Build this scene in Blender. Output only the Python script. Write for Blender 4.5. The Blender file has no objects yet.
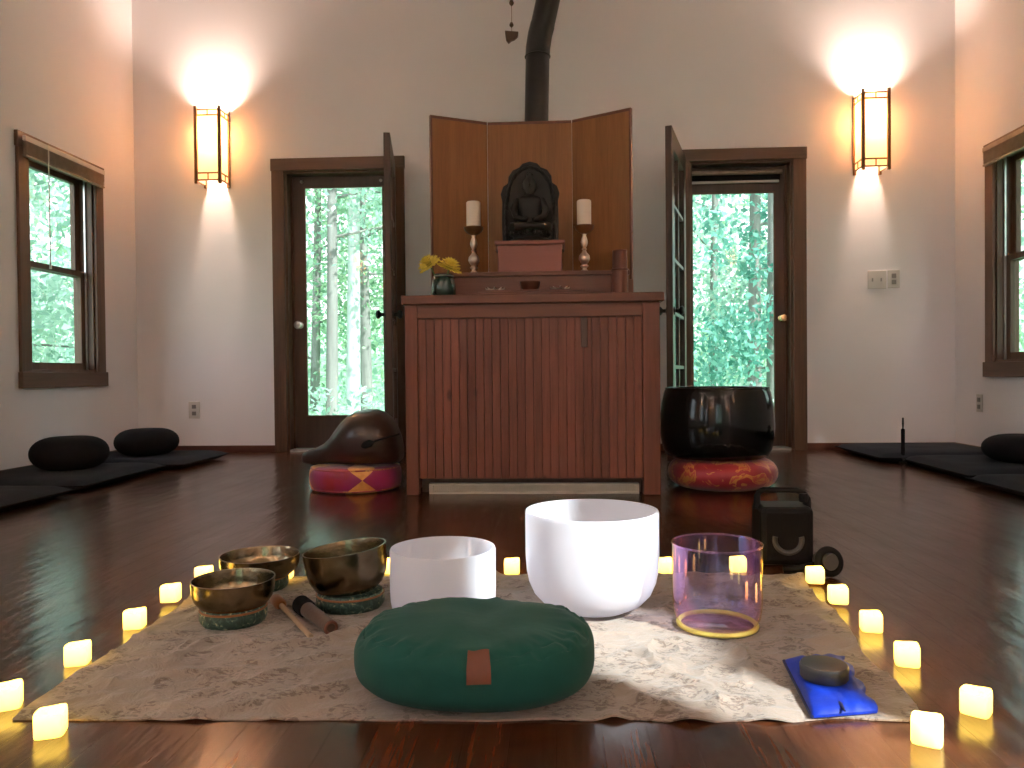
import bpy, bmesh, math, random
import numpy as np
from mathutils import Vector, Matrix, noise
PI = math.pi
random.seed(7)
rng = np.random.default_rng(5)
scn = bpy.context.scene
C = scn.collection

# ------------------------------------------------------------------ camera
H = 0.555
F = 770.0
R = (Matrix.Rotation(math.radians(3.05), 3, 'Z') @ Matrix.Rotation(math.radians(90 - .79), 3, 'X')
     @ Matrix.Rotation(math.radians(-.54), 3, 'Z'))
cam = bpy.data.objects.new('camera', bpy.data.cameras.new('camera'))
C.objects.link(cam)
cam.matrix_world = Matrix.Translation((0, 0, H)) @ R.to_4x4()
cam.data.sensor_width = 36
cam.data.lens = 36 * F / 1024
cam.data.clip_start = .02
scn.camera = cam
vs = scn.view_settings
vs.view_transform = 'Standard'; vs.look = 'None'; vs.gamma = 1; vs.use_curve_mapping = False
vs.exposure = 1.75
scn.cycles.use_denoising = True
scn.cycles.max_bounces = 10
scn.cycles.transparent_max_bounces = 16
scn.cycles.sample_clamp_indirect = 6
scn.cycles.caustics_reflective = False
scn.cycles.caustics_refractive = False

def ray(px, py):
    return R @ Vector(((px - 512) / F, -(py - 384) / F, -1))
def PY(px, py, y):                     # point of the photo on the plane y
    d = ray(px, py); return Vector((0, 0, H)) + d * (y / d.y)
def PX(px, py, x):
    d = ray(px, py); return Vector((0, 0, H)) + d * (x / d.x)
def G(px, py, z=0.0):                  # point of the photo at height z
    d = ray(px, py); return Vector((0, 0, H)) + d * ((z - H) / d.z)

# ------------------------------------------------------------------ materials
def new_mat(name):
    m = bpy.data.materials.new(name); m.use_nodes = True
    nt = m.node_tree
    return m, nt, nt.nodes['Principled BSDF'], nt.nodes['Material Output']
def N(nt, t, **kw):
    n = nt.nodes.new(t)
    for k, v in kw.items(): setattr(n, k, v)
    return n
def coords(nt, scale=(1, 1, 1), rot=(0, 0, 0), kind='Object'):
    tc = N(nt, 'ShaderNodeTexCoord'); mp = N(nt, 'ShaderNodeMapping')
    mp.inputs['Scale'].default_value = scale; mp.inputs['Rotation'].default_value = rot
    nt.links.new(tc.outputs[kind], mp.inputs['Vector'])
    return mp.outputs['Vector']
def ramp(nt, fac, stops, interp='LINEAR'):
    r = N(nt, 'ShaderNodeValToRGB'); r.color_ramp.interpolation = interp
    e = r.color_ramp.elements
    while len(e) < len(stops): e.new(.5)
    for i, (p, c) in enumerate(stops):
        e[i].position = p; e[i].color = (*c, 1)
    nt.links.new(fac, r.inputs['Fac']); return r.outputs['Color']
def nz(nt, vec, scale=5, detail=3, rough=.5, dist=0):
    n = N(nt, 'ShaderNodeTexNoise'); n.inputs['Scale'].default_value = scale
    n.inputs['Detail'].default_value = detail; n.inputs['Roughness'].default_value = rough
    n.inputs['Distortion'].default_value = dist
    nt.links.new(vec, n.inputs['Vector']); return n.outputs['Fac']
def bump(nt, b, h, strength=.3, dist=.002):
    n = N(nt, 'ShaderNodeBump'); n.inputs['Strength'].default_value = strength
    n.inputs['Distance'].default_value = dist
    nt.links.new(h, n.inputs['Height']); nt.links.new(n.outputs['Normal'], b.inputs['Normal'])
def basic(name, c, rough=.6, metal=0, var=.12, scale=12, bmp=.15, bdist=.002, sheen=0, coat=0, spec=.5):
    m, nt, b, o = new_mat(name)
    v = coords(nt)
    f = nz(nt, v, scale, 4, .6)
    col = ramp(nt, f, [(.3, [x * (1 - var) for x in c]), (.7, [min(1, x * (1 + var)) for x in c])])
    nt.links.new(col, b.inputs['Base Color'])
    b.inputs['Roughness'].default_value = rough; b.inputs['Metallic'].default_value = metal
    b.inputs['Sheen Weight'].default_value = sheen; b.inputs['Coat Weight'].default_value = coat
    b.inputs['Specular IOR Level'].default_value = spec
    if bmp: bump(nt, b, nz(nt, v, scale * 8, 2), bmp, bdist)
    return m
def wood(name, c1, c2, axis='Z', scale=1.0, rough=.45, coat=0, knots=False, fine=60, spec=.4, boards=False):
    m, nt, b, o = new_mat(name)
    s = {'X': (.06, 1, 1), 'Y': (1, .06, 1), 'Z': (1, 1, .06)}[axis]
    v = coords(nt, tuple(k * scale for k in s))
    f = nz(nt, v, fine, 5, .6, .3)
    g = nz(nt, v, fine * .18, 3, .5, .8)
    mx = N(nt, 'ShaderNodeMath', operation='MULTIPLY_ADD'); mx.inputs[1].default_value = .5
    nt.links.new(f, mx.inputs[0])
    hh = N(nt, 'ShaderNodeMath', operation='MULTIPLY'); hh.inputs[1].default_value = .5
    nt.links.new(g, hh.inputs[0]); nt.links.new(hh.outputs[0], mx.inputs[2])
    col = ramp(nt, mx.outputs[0], [(.32, c1), (.68, c2)])
    if knots:
        vv = coords(nt, (1, 1, .45))
        vo = N(nt, 'ShaderNodeTexVoronoi'); vo.inputs['Scale'].default_value = 7
        nt.links.new(vv, vo.inputs['Vector'])
        kf = ramp(nt, vo.outputs['Distance'], [(.05, (.25, .2, .2)), (.11, (1, 1, 1))])
        mm = N(nt, 'ShaderNodeMixRGB', blend_type='MULTIPLY'); mm.inputs[0].default_value = .8
        nt.links.new(col, mm.inputs[1]); nt.links.new(kf, mm.inputs[2]); col = mm.outputs[0]
    if boards:                                      # each board its own tone
        ge = N(nt, 'ShaderNodeNewGeometry')
        vc = ramp(nt, ge.outputs['Random Per Island'], [(0, (.82, .74, .74)), (.5, (1, 1, 1)), (1, (1.12, 1.1, 1.15))])
        m3 = N(nt, 'ShaderNodeMixRGB', blend_type='MULTIPLY'); m3.inputs[0].default_value = 1
        nt.links.new(col, m3.inputs[1]); nt.links.new(vc, m3.inputs[2]); col = m3.outputs[0]
    nt.links.new(col, b.inputs['Base Color'])
    b.inputs['Roughness'].default_value = rough; b.inputs['Coat Weight'].default_value = coat
    b.inputs['Specular IOR Level'].default_value = spec
    bump(nt, b, f, .12, .001)
    return m

def floor_mat():
    m, nt, b, o = new_mat('oak_floor')
    v = coords(nt, (1, 1, 1), (0, 0, PI / 2))
    br = N(nt, 'ShaderNodeTexBrick'); br.offset = .37; br.offset_frequency = 2
    br.inputs['Scale'].default_value = 1; br.inputs['Brick Width'].default_value = .95
    br.inputs['Row Height'].default_value = .07; br.inputs['Mortar Size'].default_value = .0012
    br.inputs['Mortar Smooth'].default_value = .3
    br.inputs['Color1'].default_value = (.050, .016, .0065, 1); br.inputs['Color2'].default_value = (.098, .032, .013, 1)
    br.inputs['Mortar'].default_value = (.012, .006, .004, 1)
    nt.links.new(v, br.inputs['Vector'])
    gv = coords(nt, (1, .05, 1))
    g = nz(nt, gv, 70, 5, .65, .4)
    gc = ramp(nt, g, [(.3, (.45, .4, .38)), (.7, (1.15, 1.1, 1.05))])
    mm = N(nt, 'ShaderNodeMixRGB', blend_type='MULTIPLY'); mm.inputs[0].default_value = 1
    nt.links.new(br.outputs['Color'], mm.inputs[1]); nt.links.new(gc, mm.inputs[2])
    nt.links.new(mm.outputs[0], b.inputs['Base Color'])
    rv = nz(nt, coords(nt, (1, .3, 1)), 9, 4)
    rr = N(nt, 'ShaderNodeMapRange'); rr.inputs[3].default_value = .16; rr.inputs[4].default_value = .30
    nt.links.new(rv, rr.inputs[0]); nt.links.new(rr.outputs[0], b.inputs['Roughness'])
    b.inputs['Specular IOR Level'].default_value = .32
    b.inputs['Coat Weight'].default_value = .10; b.inputs['Coat Roughness'].default_value = .12
    ad = N(nt, 'ShaderNodeMath', operation='MULTIPLY_ADD'); ad.inputs[1].default_value = -.9
    nt.links.new(br.outputs['Fac'], ad.inputs[0])
    wv = nz(nt, coords(nt, (1, .25, 1)), 16, 3)
    nt.links.new(wv, ad.inputs[2])
    bump(nt, b, ad.outputs[0], .6, .005)
    return m
def wall_mat():
    m, nt, b, o = new_mat('painted_plaster')
    v = coords(nt)
    col = ramp(nt, nz(nt, v, 1.6, 4), [(.3, (.81, .765, .79)), (.7, (.85, .805, .83))])
    nt.links.new(col, b.inputs['Base Color'])
    b.inputs['Roughness'].default_value = .85; b.inputs['Specular IOR Level'].default_value = .2
    bump(nt, b, nz(nt, v, 90, 3), .25, .0015)
    return m
def glass_mat(name='window_glass', tint=(.93, 1, .98)):
    m, nt, b, o = new_mat(name); nt.nodes.remove(b)
    tr = N(nt, 'ShaderNodeBsdfTransparent'); tr.inputs[0].default_value = (*tint, 1)
    gl = N(nt, 'ShaderNodeBsdfGlossy'); gl.inputs['Roughness'].default_value = .02
    fr = N(nt, 'ShaderNodeFresnel')
    ge = N(nt, 'ShaderNodeNewGeometry'); ir = N(nt, 'ShaderNodeMapRange')     # same reflectance from both faces of the pane
    ir.inputs[3].default_value = 1.33; ir.inputs[4].default_value = 1 / 1.33
    nt.links.new(ge.outputs['Backfacing'], ir.inputs[0]); nt.links.new(ir.outputs[0], fr.inputs[0])
    mx = N(nt, 'ShaderNodeMixShader')
    nt.links.new(fr.outputs[0], mx.inputs[0]); nt.links.new(tr.outputs[0], mx.inputs[1]); nt.links.new(gl.outputs[0], mx.inputs[2])
    nt.links.new(mx.outputs[0], o.inputs[0]); return m
def iridescent():
    m, nt, b, o = new_mat('iridescent_glass'); nt.nodes.remove(b)
    tr = N(nt, 'ShaderNodeBsdfTransparent'); tr.inputs[0].default_value = (.94, .87, .95, 1)
    lw = N(nt, 'ShaderNodeLayerWeight'); lw.inputs[0].default_value = .45
    nzv = nz(nt, coords(nt), 7, 2)
    ad = N(nt, 'ShaderNodeMath', operation='MULTIPLY_ADD'); ad.inputs[1].default_value = .5
    nt.links.new(nzv, ad.inputs[0]); nt.links.new(lw.outputs['Facing'], ad.inputs[2])
    col = ramp(nt, ad.outputs[0], [(.15, (.75, .45, 1)), (.35, (.35, .55, 1)), (.5, (1, .5, .95)), (.7, (.7, .5, 1)), (.9, (1, .6, .75)), (1, (1, .85, .4))])
    gl = N(nt, 'ShaderNodeBsdfGlossy'); gl.inputs['Roughness'].default_value = .04
    nt.links.new(col, gl.inputs['Color'])
    tl = N(nt, 'ShaderNodeBsdfTranslucent'); nt.links.new(col, tl.inputs['Color'])
    m2 = N(nt, 'ShaderNodeMixShader'); m2.inputs[0].default_value = .08
    nt.links.new(gl.outputs[0], m2.inputs[1]); nt.links.new(tl.outputs[0], m2.inputs[2])
    mr = N(nt, 'ShaderNodeMapRange'); mr.inputs[3].default_value = .10; mr.inputs[4].default_value = .55
    nt.links.new(lw.outputs['Facing'], mr.inputs[0])
    mx = N(nt, 'ShaderNodeMixShader'); nt.links.new(mr.outputs[0], mx.inputs[0])
    nt.links.new(tr.outputs[0], mx.inputs[1]); nt.links.new(m2.outputs[0], mx.inputs[2])
    nt.links.new(mx.outputs[0], o.inputs[0]); return m
def emis(name, c, s, base=(.8, .8, .8), trans=0, grad=None):
    m, nt, b, o = new_mat(name)
    b.inputs['Base Color'].default_value = (*base, 1); b.inputs['Roughness'].default_value = .5
    v = coords(nt)
    f = nz(nt, v, 30, 2)
    col = ramp(nt, f, [(.3, [x * .94 for x in c]), (.7, c)])
    nt.links.new(col, b.inputs['Emission Color']); b.inputs['Emission Strength'].default_value = s
    if grad:
        z0, z1, s0, s1 = grad
        sp = N(nt, 'ShaderNodeSeparateXYZ'); nt.links.new(v, sp.inputs[0])
        mr = N(nt, 'ShaderNodeMapRange'); mr.inputs[1].default_value = z0; mr.inputs[2].default_value = z1
        mr.inputs[3].default_value = s0; mr.inputs[4].default_value = s1
        nt.links.new(sp.outputs['Z'], mr.inputs[0]); nt.links.new(mr.outputs[0], b.inputs['Emission Strength'])
    if trans:
        tl = N(nt, 'ShaderNodeBsdfTranslucent'); tl.inputs[0].default_value = (*base, 1)
        mx = N(nt, 'ShaderNodeMixShader'); mx.inputs[0].default_value = trans
        nt.links.new(b.outputs[0], mx.inputs[1]); nt.links.new(tl.outputs[0], mx.inputs[2])
        nt.links.new(mx.outputs[0], o.inputs[0])
    return m
def quartz():
    m, nt, b, o = new_mat('frosted_quartz')
    b.inputs['Base Color'].default_value = (.84, .84, .90, 1); b.inputs['Roughness'].default_value = .42
    tl = N(nt, 'ShaderNodeBsdfTranslucent'); tl.inputs[0].default_value = (.9, .9, .95, 1)
    mx = N(nt, 'ShaderNodeMixShader'); mx.inputs[0].default_value = .58
    bump(nt, b, nz(nt, coords(nt), 260, 2), .12, .0006)
    nt.links.new(b.outputs[0], mx.inputs[1]); nt.links.new(tl.outputs[0], mx.inputs[2])
    nt.links.new(mx.outputs[0], o.inputs[0]); return m
def bronze():
    m, nt, b, o = new_mat('hammered_bronze')
    v = coords(nt)
    vo = N(nt, 'ShaderNodeTexVoronoi'); vo.inputs['Scale'].default_value = 70
    nt.links.new(v, vo.inputs['Vector'])
    col = ramp(nt, nz(nt, v, 14, 4), [(.3, (.15, .115, .07)), (.7, (.30, .235, .15))])
    nt.links.new(col, b.inputs['Base Color'])
    b.inputs['Metallic'].default_value = 1; b.inputs['Roughness'].default_value = .24
    bump(nt, b, vo.outputs['Distance'], .16, .002); return m
def leaf_mat(name, c1, c2, bright=.5):
    m, nt, b, o = new_mat(name); nt.nodes.remove(b)
    ge = N(nt, 'ShaderNodeNewGeometry')
    col = ramp(nt, ge.outputs['Random Per Island'], [(0, c1), (1, c2)])
    df = N(nt, 'ShaderNodeBsdfDiffuse'); tl = N(nt, 'ShaderNodeBsdfTranslucent')
    nt.links.new(col, df.inputs[0]); nt.links.new(col, tl.inputs[0])
    mx = N(nt, 'ShaderNodeMixShader'); mx.inputs[0].default_value = bright
    nt.links.new(df.outputs[0], mx.inputs[1]); nt.links.new(tl.outputs[0], mx.inputs[2])
    nt.links.new(mx.outputs[0], o.inputs[0]); return m
def blanket_mat():
    m, nt, b, o = new_mat('printed_canvas')
    v = coords(nt)
    base = ramp(nt, nz(nt, v, 5, 4), [(.3, (.25, .195, .160)), (.7, (.33, .262, .220))])
    n1 = nz(nt, coords(nt, (1, 1.6, 1)), 48, 4, .7, 1.2)
    k = ramp(nt, n1, [(.50, (1, 1, 1)), (.56, (.36, .29, .26))])
    vo = N(nt, 'ShaderNodeTexVoronoi'); vo.feature = 'F1'; vo.inputs['Scale'].default_value = 15
    nt.links.new(v, vo.inputs['Vector'])
    k2 = ramp(nt, vo.outputs['Distance'], [(.46, (0, 0, 0)), (.52, (1, 1, 1))])
    mm = N(nt, 'ShaderNodeMixRGB', blend_type='MULTIPLY'); mm.inputs[0].default_value = .75
    lg = N(nt, 'ShaderNodeMixRGB', blend_type='LIGHTEN'); lg.inputs[0].default_value = 1
    nt.links.new(k, lg.inputs[1]); nt.links.new(k2, lg.inputs[2])
    nt.links.new(base, mm.inputs[1]); nt.links.new(lg.outputs[0], mm.inputs[2])
    nt.links.new(mm.outputs[0], b.inputs['Base Color']); b.inputs['Roughness'].default_value = .9
    b.inputs['Sheen Weight'].default_value = .2
    w = N(nt, 'ShaderNodeTexWave'); w.inputs['Scale'].default_value = 120; nt.links.new(v, w.inputs['Vector'])
    bump(nt, b, nz(nt, coords(nt, (1, 1.3, 1)), 22, 5, .6, .6), .8, .012); return m
def harlequin():                                    # diamonds on the drum cushion
    m, nt, b, o = new_mat('diamond_brocade')
    tc = N(nt, 'ShaderNodeTexCoord'); sp = N(nt, 'ShaderNodeSeparateXYZ'); nt.links.new(tc.outputs['Object'], sp.inputs[0])
    at = N(nt, 'ShaderNodeMath', operation='ARCTAN2'); nt.links.new(sp.outputs['Y'], at.inputs[0]); nt.links.new(sp.outputs['X'], at.inputs[1])
    a = N(nt, 'ShaderNodeMath', operation='MULTIPLY_ADD'); a.inputs[1].default_value = 4 / PI; a.inputs[2].default_value = 1.511
    nt.links.new(at.outputs[0], a.inputs[0])
    fr = N(nt, 'ShaderNodeMath', operation='PINGPONG'); fr.inputs[1].default_value = 1.0; nt.links.new(a.outputs[0], fr.inputs[0])
    z = N(nt, 'ShaderNodeMapRange'); z.inputs[1].default_value = 0; z.inputs[2].default_value = .13; z.inputs[3].default_value = -1; z.inputs[4].default_value = 1
    nt.links.new(sp.outputs['Z'], z.inputs[0])
    ab = N(nt, 'ShaderNodeMath', operation='ABSOLUTE'); nt.links.new(z.outputs[0], ab.inputs[0])
    mu = N(nt, 'ShaderNodeMath', operation='MULTIPLY'); mu.inputs[1].default_value = .5; nt.links.new(ab.outputs[0], mu.inputs[0])
    lt = N(nt, 'ShaderNodeMath', operation='LESS_THAN'); nt.links.new(fr.outputs[0], lt.inputs[0]); nt.links.new(mu.outputs[0], lt.inputs[1])
    red = ramp(nt, nz(nt, tc.outputs['Object'], 9, 3), [(.35, (.34, .010, .02)), (.65, (.33, .016, .13))])
    gold = ramp(nt, nz(nt, tc.outputs['Object'], 30, 3), [(.3, (.75, .30, .06)), (.7, (.95, .48, .13))])
    mx = N(nt, 'ShaderNodeMixRGB'); nt.links.new(lt.outputs[0], mx.inputs[0]); nt.links.new(red, mx.inputs[1]); nt.links.new(gold, mx.inputs[2])
    nt.links.new(mx.outputs[0], b.inputs['Base Color']); b.inputs['Roughness'].default_value = .42
    b.inputs['Sheen Weight'].default_value = .3
    bump(nt, b, nz(nt, tc.outputs['Object'], 30, 3), .2, .003); return m
def brocade():
    m, nt, b, o = new_mat('flower_brocade')
    v = coords(nt)
    n1 = nz(nt, v, 9, 3, .6, 1.5)
    col = ramp(nt, n1, [(.40, (.34, .018, .03)), (.53, (.36, .02, .035)), (.56, (.62, .30, .06)), (.62, (.5, .06, .05)), (.7, (.6, .28, .06))])
    nt.links.new(col, b.inputs['Base Color']); b.inputs['Roughness'].default_value = .35
    b.inputs['Metallic'].default_value = .15; b.inputs['Sheen Weight'].default_value = .3
    bump(nt, b, nz(nt, v, 40, 3), .3, .003); return m
def ring_cushion_mat():
    m, nt, b, o = new_mat('green_brocade')
    v = coords(nt)
    col = ramp(nt, nz(nt, v, 60, 3, .6, 1), [(.45, (.012, .035, .03)), (.58, (.05, .10, .08)), (.66, (.35, .33, .2))])
    nt.links.new(col, b.inputs['Base Color']); b.inputs['Roughness'].default_value = .5
    bump(nt, b, nz(nt, v, 90, 3), .3, .002); return m

M = {}
M['floor'] = floor_mat(); M['wall'] = wall_mat(); M['glass'] = glass_mat(); M['irid'] = iridescent()
M['ceiling'] = basic('white_ceiling', (.80, .76, .73), .9, bmp=0, var=.03)
M['trim'] = wood('walnut_trim', (.075, .036, .020), (.16, .08, .046), 'Z', 1, .42)
M['trimh'] = wood('walnut_trim_level', (.075, .036, .020), (.16, .08, .046), 'X', 1, .42)
M['trimy'] = wood('walnut_trim_deep', (.075, .036, .020), (.16, .08, .046), 'Y', 1, .42)
M['door'] = wood('dark_door_wood', (.055, .031, .024), (.11, .062, .046), 'Z', 1, .4)
M['base'] = wood('baseboard_wood', (.055, .018, .010), (.11, .036, .022), 'X', 1, .4)
M['altar'] = wood('cedar', (.105, .031, .018), (.215, .070, .041), 'Z', 1, .45, knots=True)
M['beadboard'] = wood('cedar_boards', (.095, .027, .016), (.225, .074, .043), 'Z', 1, .45, knots=True, boards=True)
M['altarh'] = wood('cedar_level', (.105, .034, .019), (.18, .066, .038), 'X', 1, .42)
M['screen'] = wood('teak_veneer', (.20, .078, .022), (.30, .125, .038), 'Z', 1, .5, fine=110)
M['screentrim'] = wood('screen_edge', (.09, .027, .014), (.15, .046, .024), 'Z', 1, .45)
M['pink'] = wood('pinkish_wood', (.24, .08, .06), (.29, .103, .078), 'X', 1, .45, fine=30)
M['statue'] = wood('carved_dark_wood', (.006, .004, .0035), (.017, .010, .007), 'Z', 1, .6, fine=40)
M['drum'] = wood('lacquered_brown_wood', (.026, .012, .010), (.055, .026, .020), 'X', 1, .36, coat=.3, fine=25)
M['drumdark'] = basic('drum_hollow', (.004, .003, .003), .9, bmp=0)
M['black'] = basic('black_lacquer', (.006, .006, .006), .12, bmp=0, coat=0, spec=.35)
M['iron'] = basic('black_iron_pipe', (.012, .010, .009), .45, metal=.3, bmp=.1)
M['blackcloth'] = basic('black_cotton', (.012, .010, .011), .95, sheen=0, scale=9, bmp=.3, bdist=.004, spec=.1)
M['greycloth'] = basic('charcoal_cotton', (.020, .020, .024), .9, sheen=0, scale=9, bmp=.3, bdist=.004, spec=.1)
M['plastic'] = basic('black_plastic', (.008, .007, .008), .5, bmp=.2, spec=.12)
M['greyplastic'] = basic('grey_rubber', (.06, .055, .055), .5, bmp=.1)
M['wax'] = basic('ivory_wax', (.80, .66, .55), .5, var=.04, bmp=.05)
M['silver'] = basic('antique_silver', (.60, .48, .41), .28, metal=1, bmp=.1)
M['darkmetal'] = basic('dark_bronze', (.24, .12, .055), .4, metal=.6, bmp=.1)
M['plate'] = basic('almond_plastic', (.58, .53, .50), .5, var=.03, bmp=0)
M['slot'] = basic('dark_slot', (.22, .20, .19), .6, bmp=0)
M['brass'] = basic('worn_brass', (.70, .52, .28), .25, metal=1, bmp=0)
M['steel'] = basic('satin_steel', (.55, .55, .53), .3, metal=1, bmp=0)
M['blind'] = basic('faded_blind_slats', (.30, .22, .17), .6, var=.2, scale=30, bmp=.2)
M['cord'] = basic('pale_cord', (.75, .72, .66), .7, bmp=0)
M['vase'] = basic('green_glass_jar', (.018, .040, .030), .12, coat=.6, var=.3, bmp=.1)
M['petal'] = basic('yellow_petal', (.95, .68, .09), .6, var=.2, scale=40, bmp=0)
M['petalg'] = basic('flower_centre', (.50, .40, .06), .7, bmp=.3)
M['stem'] = basic('green_stem', (.10, .18, .04), .6, bmp=0)
M['copper'] = basic('copper_bowl', (.12, .035, .017), .35, metal=.4, bmp=.1)
M['heater'] = basic('white_enamel_grille', (.52, .47, .40), .5, var=.1, bmp=.1)
M['bronze'] = bronze(); M['quartz'] = quartz(); M['ring'] = ring_cushion_mat()
M['suede'] = basic('brown_suede', (.075, .036, .022), .9, sheen=.2, bmp=.3)
M['stick'] = wood('pale_stick_wood', (.28, .19, .11), (.42, .30, .19), 'X', 1, .5)
M['amber'] = basic('amber_felt', (.24, .075, .015), .8, sheen=.2)
M['green'] = basic('teal_green_cotton', (.008, .066, .052), .85, sheen=.06, scale=7, var=.12, bmp=.25, bdist=.002, spec=.25)
M['leather'] = basic('brown_leather', (.145, .040, .018), .55, bmp=.3)
M['blue'] = basic('royal_blue_satin', (.003, .026, .33), .5, sheen=0, spec=.3, var=.25, scale=12, bmp=.2, bdist=.003)
M['navy'] = basic('navy_seam', (.004, .007, .05), .6, bmp=0)
M['tin'] = basic('charcoal_tin', (.03, .031, .034), .42, metal=.2, bmp=.05)
M['canvas'] = blanket_mat()
M['harlequin'] = harlequin(); M['brocade'] = brocade()
M['paper'] = emis('mica_paper', (1, .66, .36), .22, (.95, .76, .52), .6)
M['bulb'] = emis('lit_bulb', (1, .75, .42), 20)
M['candle'] = emis('glowing_wax', (1, .62, .085), 3, (.9, .75, .45), 0, (0, .034, 1.0, 2.8))
M['bark'] = wood('grey_bark', (.10, .10, .09), (.26, .26, .24), 'Z', .3, .9)
M['palebark'] = wood('pale_bark', (.30, .34, .33), (.50, .55, .53), 'Z', .3, .9)
M['leaf'] = leaf_mat('spring_leaves', (.17, .32, .21), (.42, .58, .38))
M['leafpale'] = leaf_mat('pale_leaves', (.24, .40, .33), (.52, .68, .57))
M['leafdark'] = leaf_mat('evergreen_leaves', (.06, .22, .17), (.25, .50, .42), .35)
M['ground'] = basic('leafy_ground', (.26, .50, .28), .95, var=.4, scale=3, bmp=.3, bdist=.05)

# ------------------------------------------------------------------ mesh helpers
def nb(): return bmesh.new()
def box(bm, x0, x1, y0, y1, z0, z1, mat=None):
    vs_ = [bm.verts.new(p) for p in ((x0, y0, z0), (x1, y0, z0), (x1, y1, z0), (x0, y1, z0), (x0, y0, z1), (x1, y0, z1), (x1, y1, z1), (x0, y1, z1))]
    if mat is not None:
        for v in vs_: v.co = mat @ v.co
    for f in ((0, 3, 2, 1), (4, 5, 6, 7), (0, 1, 5, 4), (1, 2, 6, 5), (2, 3, 7, 6), (3, 0, 4, 7)):
        bm.faces.new([vs_[i] for i in f])
    return bm
def BX(*a, **k): return box(nb(), *a, **k)
def rings(bm, rs, cap0=True, cap1=True, closed=True):
    L = [[bm.verts.new(p) for p in r] for r in rs]
    n = len(L[0])
    for a, b_ in zip(L, L[1:]):
        for i in range(n if closed else n - 1):
            j = (i + 1) % n
            bm.faces.new((a[i], a[j], b_[j], b_[i]))
    if cap0: bm.faces.new(list(reversed(L[0])))
    if cap1: bm.faces.new(L[-1])
    return L
def lathe(bm, prof, c=(0, 0, 0), n=40, sx=1, sy=1, cap=True, mat=None, wob=None):
    rs = []
    for r, z in prof:
        ring = []
        for i in range(n):
            a = 2 * PI * i / n
            k = 1 if wob is None else wob(a, r, z)
            p = Vector((max(r, 1e-5) * k * math.cos(a) * sx, max(r, 1e-5) * k * math.sin(a) * sy, z))
            if mat is not None: p = mat @ p
            ring.append(p + Vector(c))
        rs.append(ring)
    rings(bm, rs, cap, cap); return bm
def tube(bm, pts, rad, n=12, cap=True):
    pts = [Vector(p) for p in pts]
    if not hasattr(rad, '__len__'): rad = [rad] * len(pts)
    rs = []
    up = None
    for i, p in enumerate(pts):
        t = (pts[min(i + 1, len(pts) - 1)] - pts[max(i - 1, 0)]).normalized()
        if up is None:
            up = Vector((0, 0, 1)) if abs(t.z) < .9 else Vector((1, 0, 0))
        s = t.cross(up).normalized(); up = s.cross(t).normalized()
        rs.append([p + (s * math.cos(2 * PI * k / n) + up * math.sin(2 * PI * k / n)) * rad[i] for k in range(n)])
    rings(bm, rs, cap, cap); return bm
def torus(bm, c, R0, r, n=32, m=10, a0=0, a1=2 * PI, mat=None):
    closed = abs(a1 - a0 - 2 * PI) < 1e-4
    rs = []
    k = n if closed else n + 1
    for i in range(k):
        a = a0 + (a1 - a0) * i / n
        ring = []
        for j in range(m):
            b_ = 2 * PI * j / m
            p = Vector(((R0 + r * math.cos(b_)) * math.cos(a), (R0 + r * math.cos(b_)) * math.sin(a), r * math.sin(b_)))
            if mat is not None: p = mat @ p
            ring.append(p + Vector(c))
        rs.append(ring)
    L = rings(bm, rs, not closed, not closed)
    if closed:
        a, b_ = L[-1], L[0]
        for i in range(m):
            j = (i + 1) % m; bm.faces.new((a[i], a[j], b_[j], b_[i]))
    return bm
def wmat(o):
    m = o.matrix_basis.copy()
    while o.parent is not None:
        o = o.parent; m = o.matrix_basis @ m
    return m
def obj(name, bm, mat, parent=None, origin=None, smooth=False, bevel=0, subsurf=0, local=False, keep=False):
    """bm in world coordinates; stored relative to the parent (or to origin). local=True: bm already local."""
    bmesh.ops.recalc_face_normals(bm, faces=bm.faces[:]) if not keep else None
    me = bpy.data.meshes.new(name); 
    inv = None
    if not local:
        if parent is not None: inv = wmat(parent).inverted()
        elif origin is not None: inv = Matrix.Translation(-Vector(origin))
    if inv is not None: bm.transform(inv)
    bm.to_mesh(me); bm.free()
    if smooth:
        for p in me.polygons: p.use_smooth = True
        try: me.set_sharp_from_angle(angle=math.radians(42))
        except Exception: pass
    o = bpy.data.objects.new(name, me); C.objects.link(o)
    me.materials.append(M[mat] if isinstance(mat, str) else mat)
    if parent is not None: o.parent = parent
    elif origin is not None: o.location = origin
    if bevel:
        b_ = o.modifiers.new('bevel', 'BEVEL'); b_.width = bevel; b_.segments = 2; b_.limit_method = 'ANGLE'
    if subsurf:
        s = o.modifiers.new('sub', 'SUBSURF'); s.levels = subsurf; s.render_levels = subsurf
    return o
def tag(o, label, cat, group=None, kind=None):
    o['label'] = label; o['category'] = cat
    if group: o['group'] = group
    if kind: o['kind'] = kind
    return o
def thing(name, label, cat, loc, rz=0, group=None):
    o = bpy.data.objects.new(name, None); C.objects.link(o); o.empty_display_size = .1
    o.location = loc; o.rotation_euler = (0, 0, rz)
    return tag(o, label, cat, group)
def struct(o): o['kind'] = 'structure'; return o
def sroot(name, loc):
    o = bpy.data.objects.new(name, None); C.objects.link(o); o.location = loc; o.empty_display_size = .1
    return struct(o)
def copy_tree(o, parent=None):
    c = o.copy(); C.objects.link(c); c.parent = parent
    for ch in [x for x in bpy.data.objects if x.parent == o]: copy_tree(ch, c)
    return c

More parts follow.
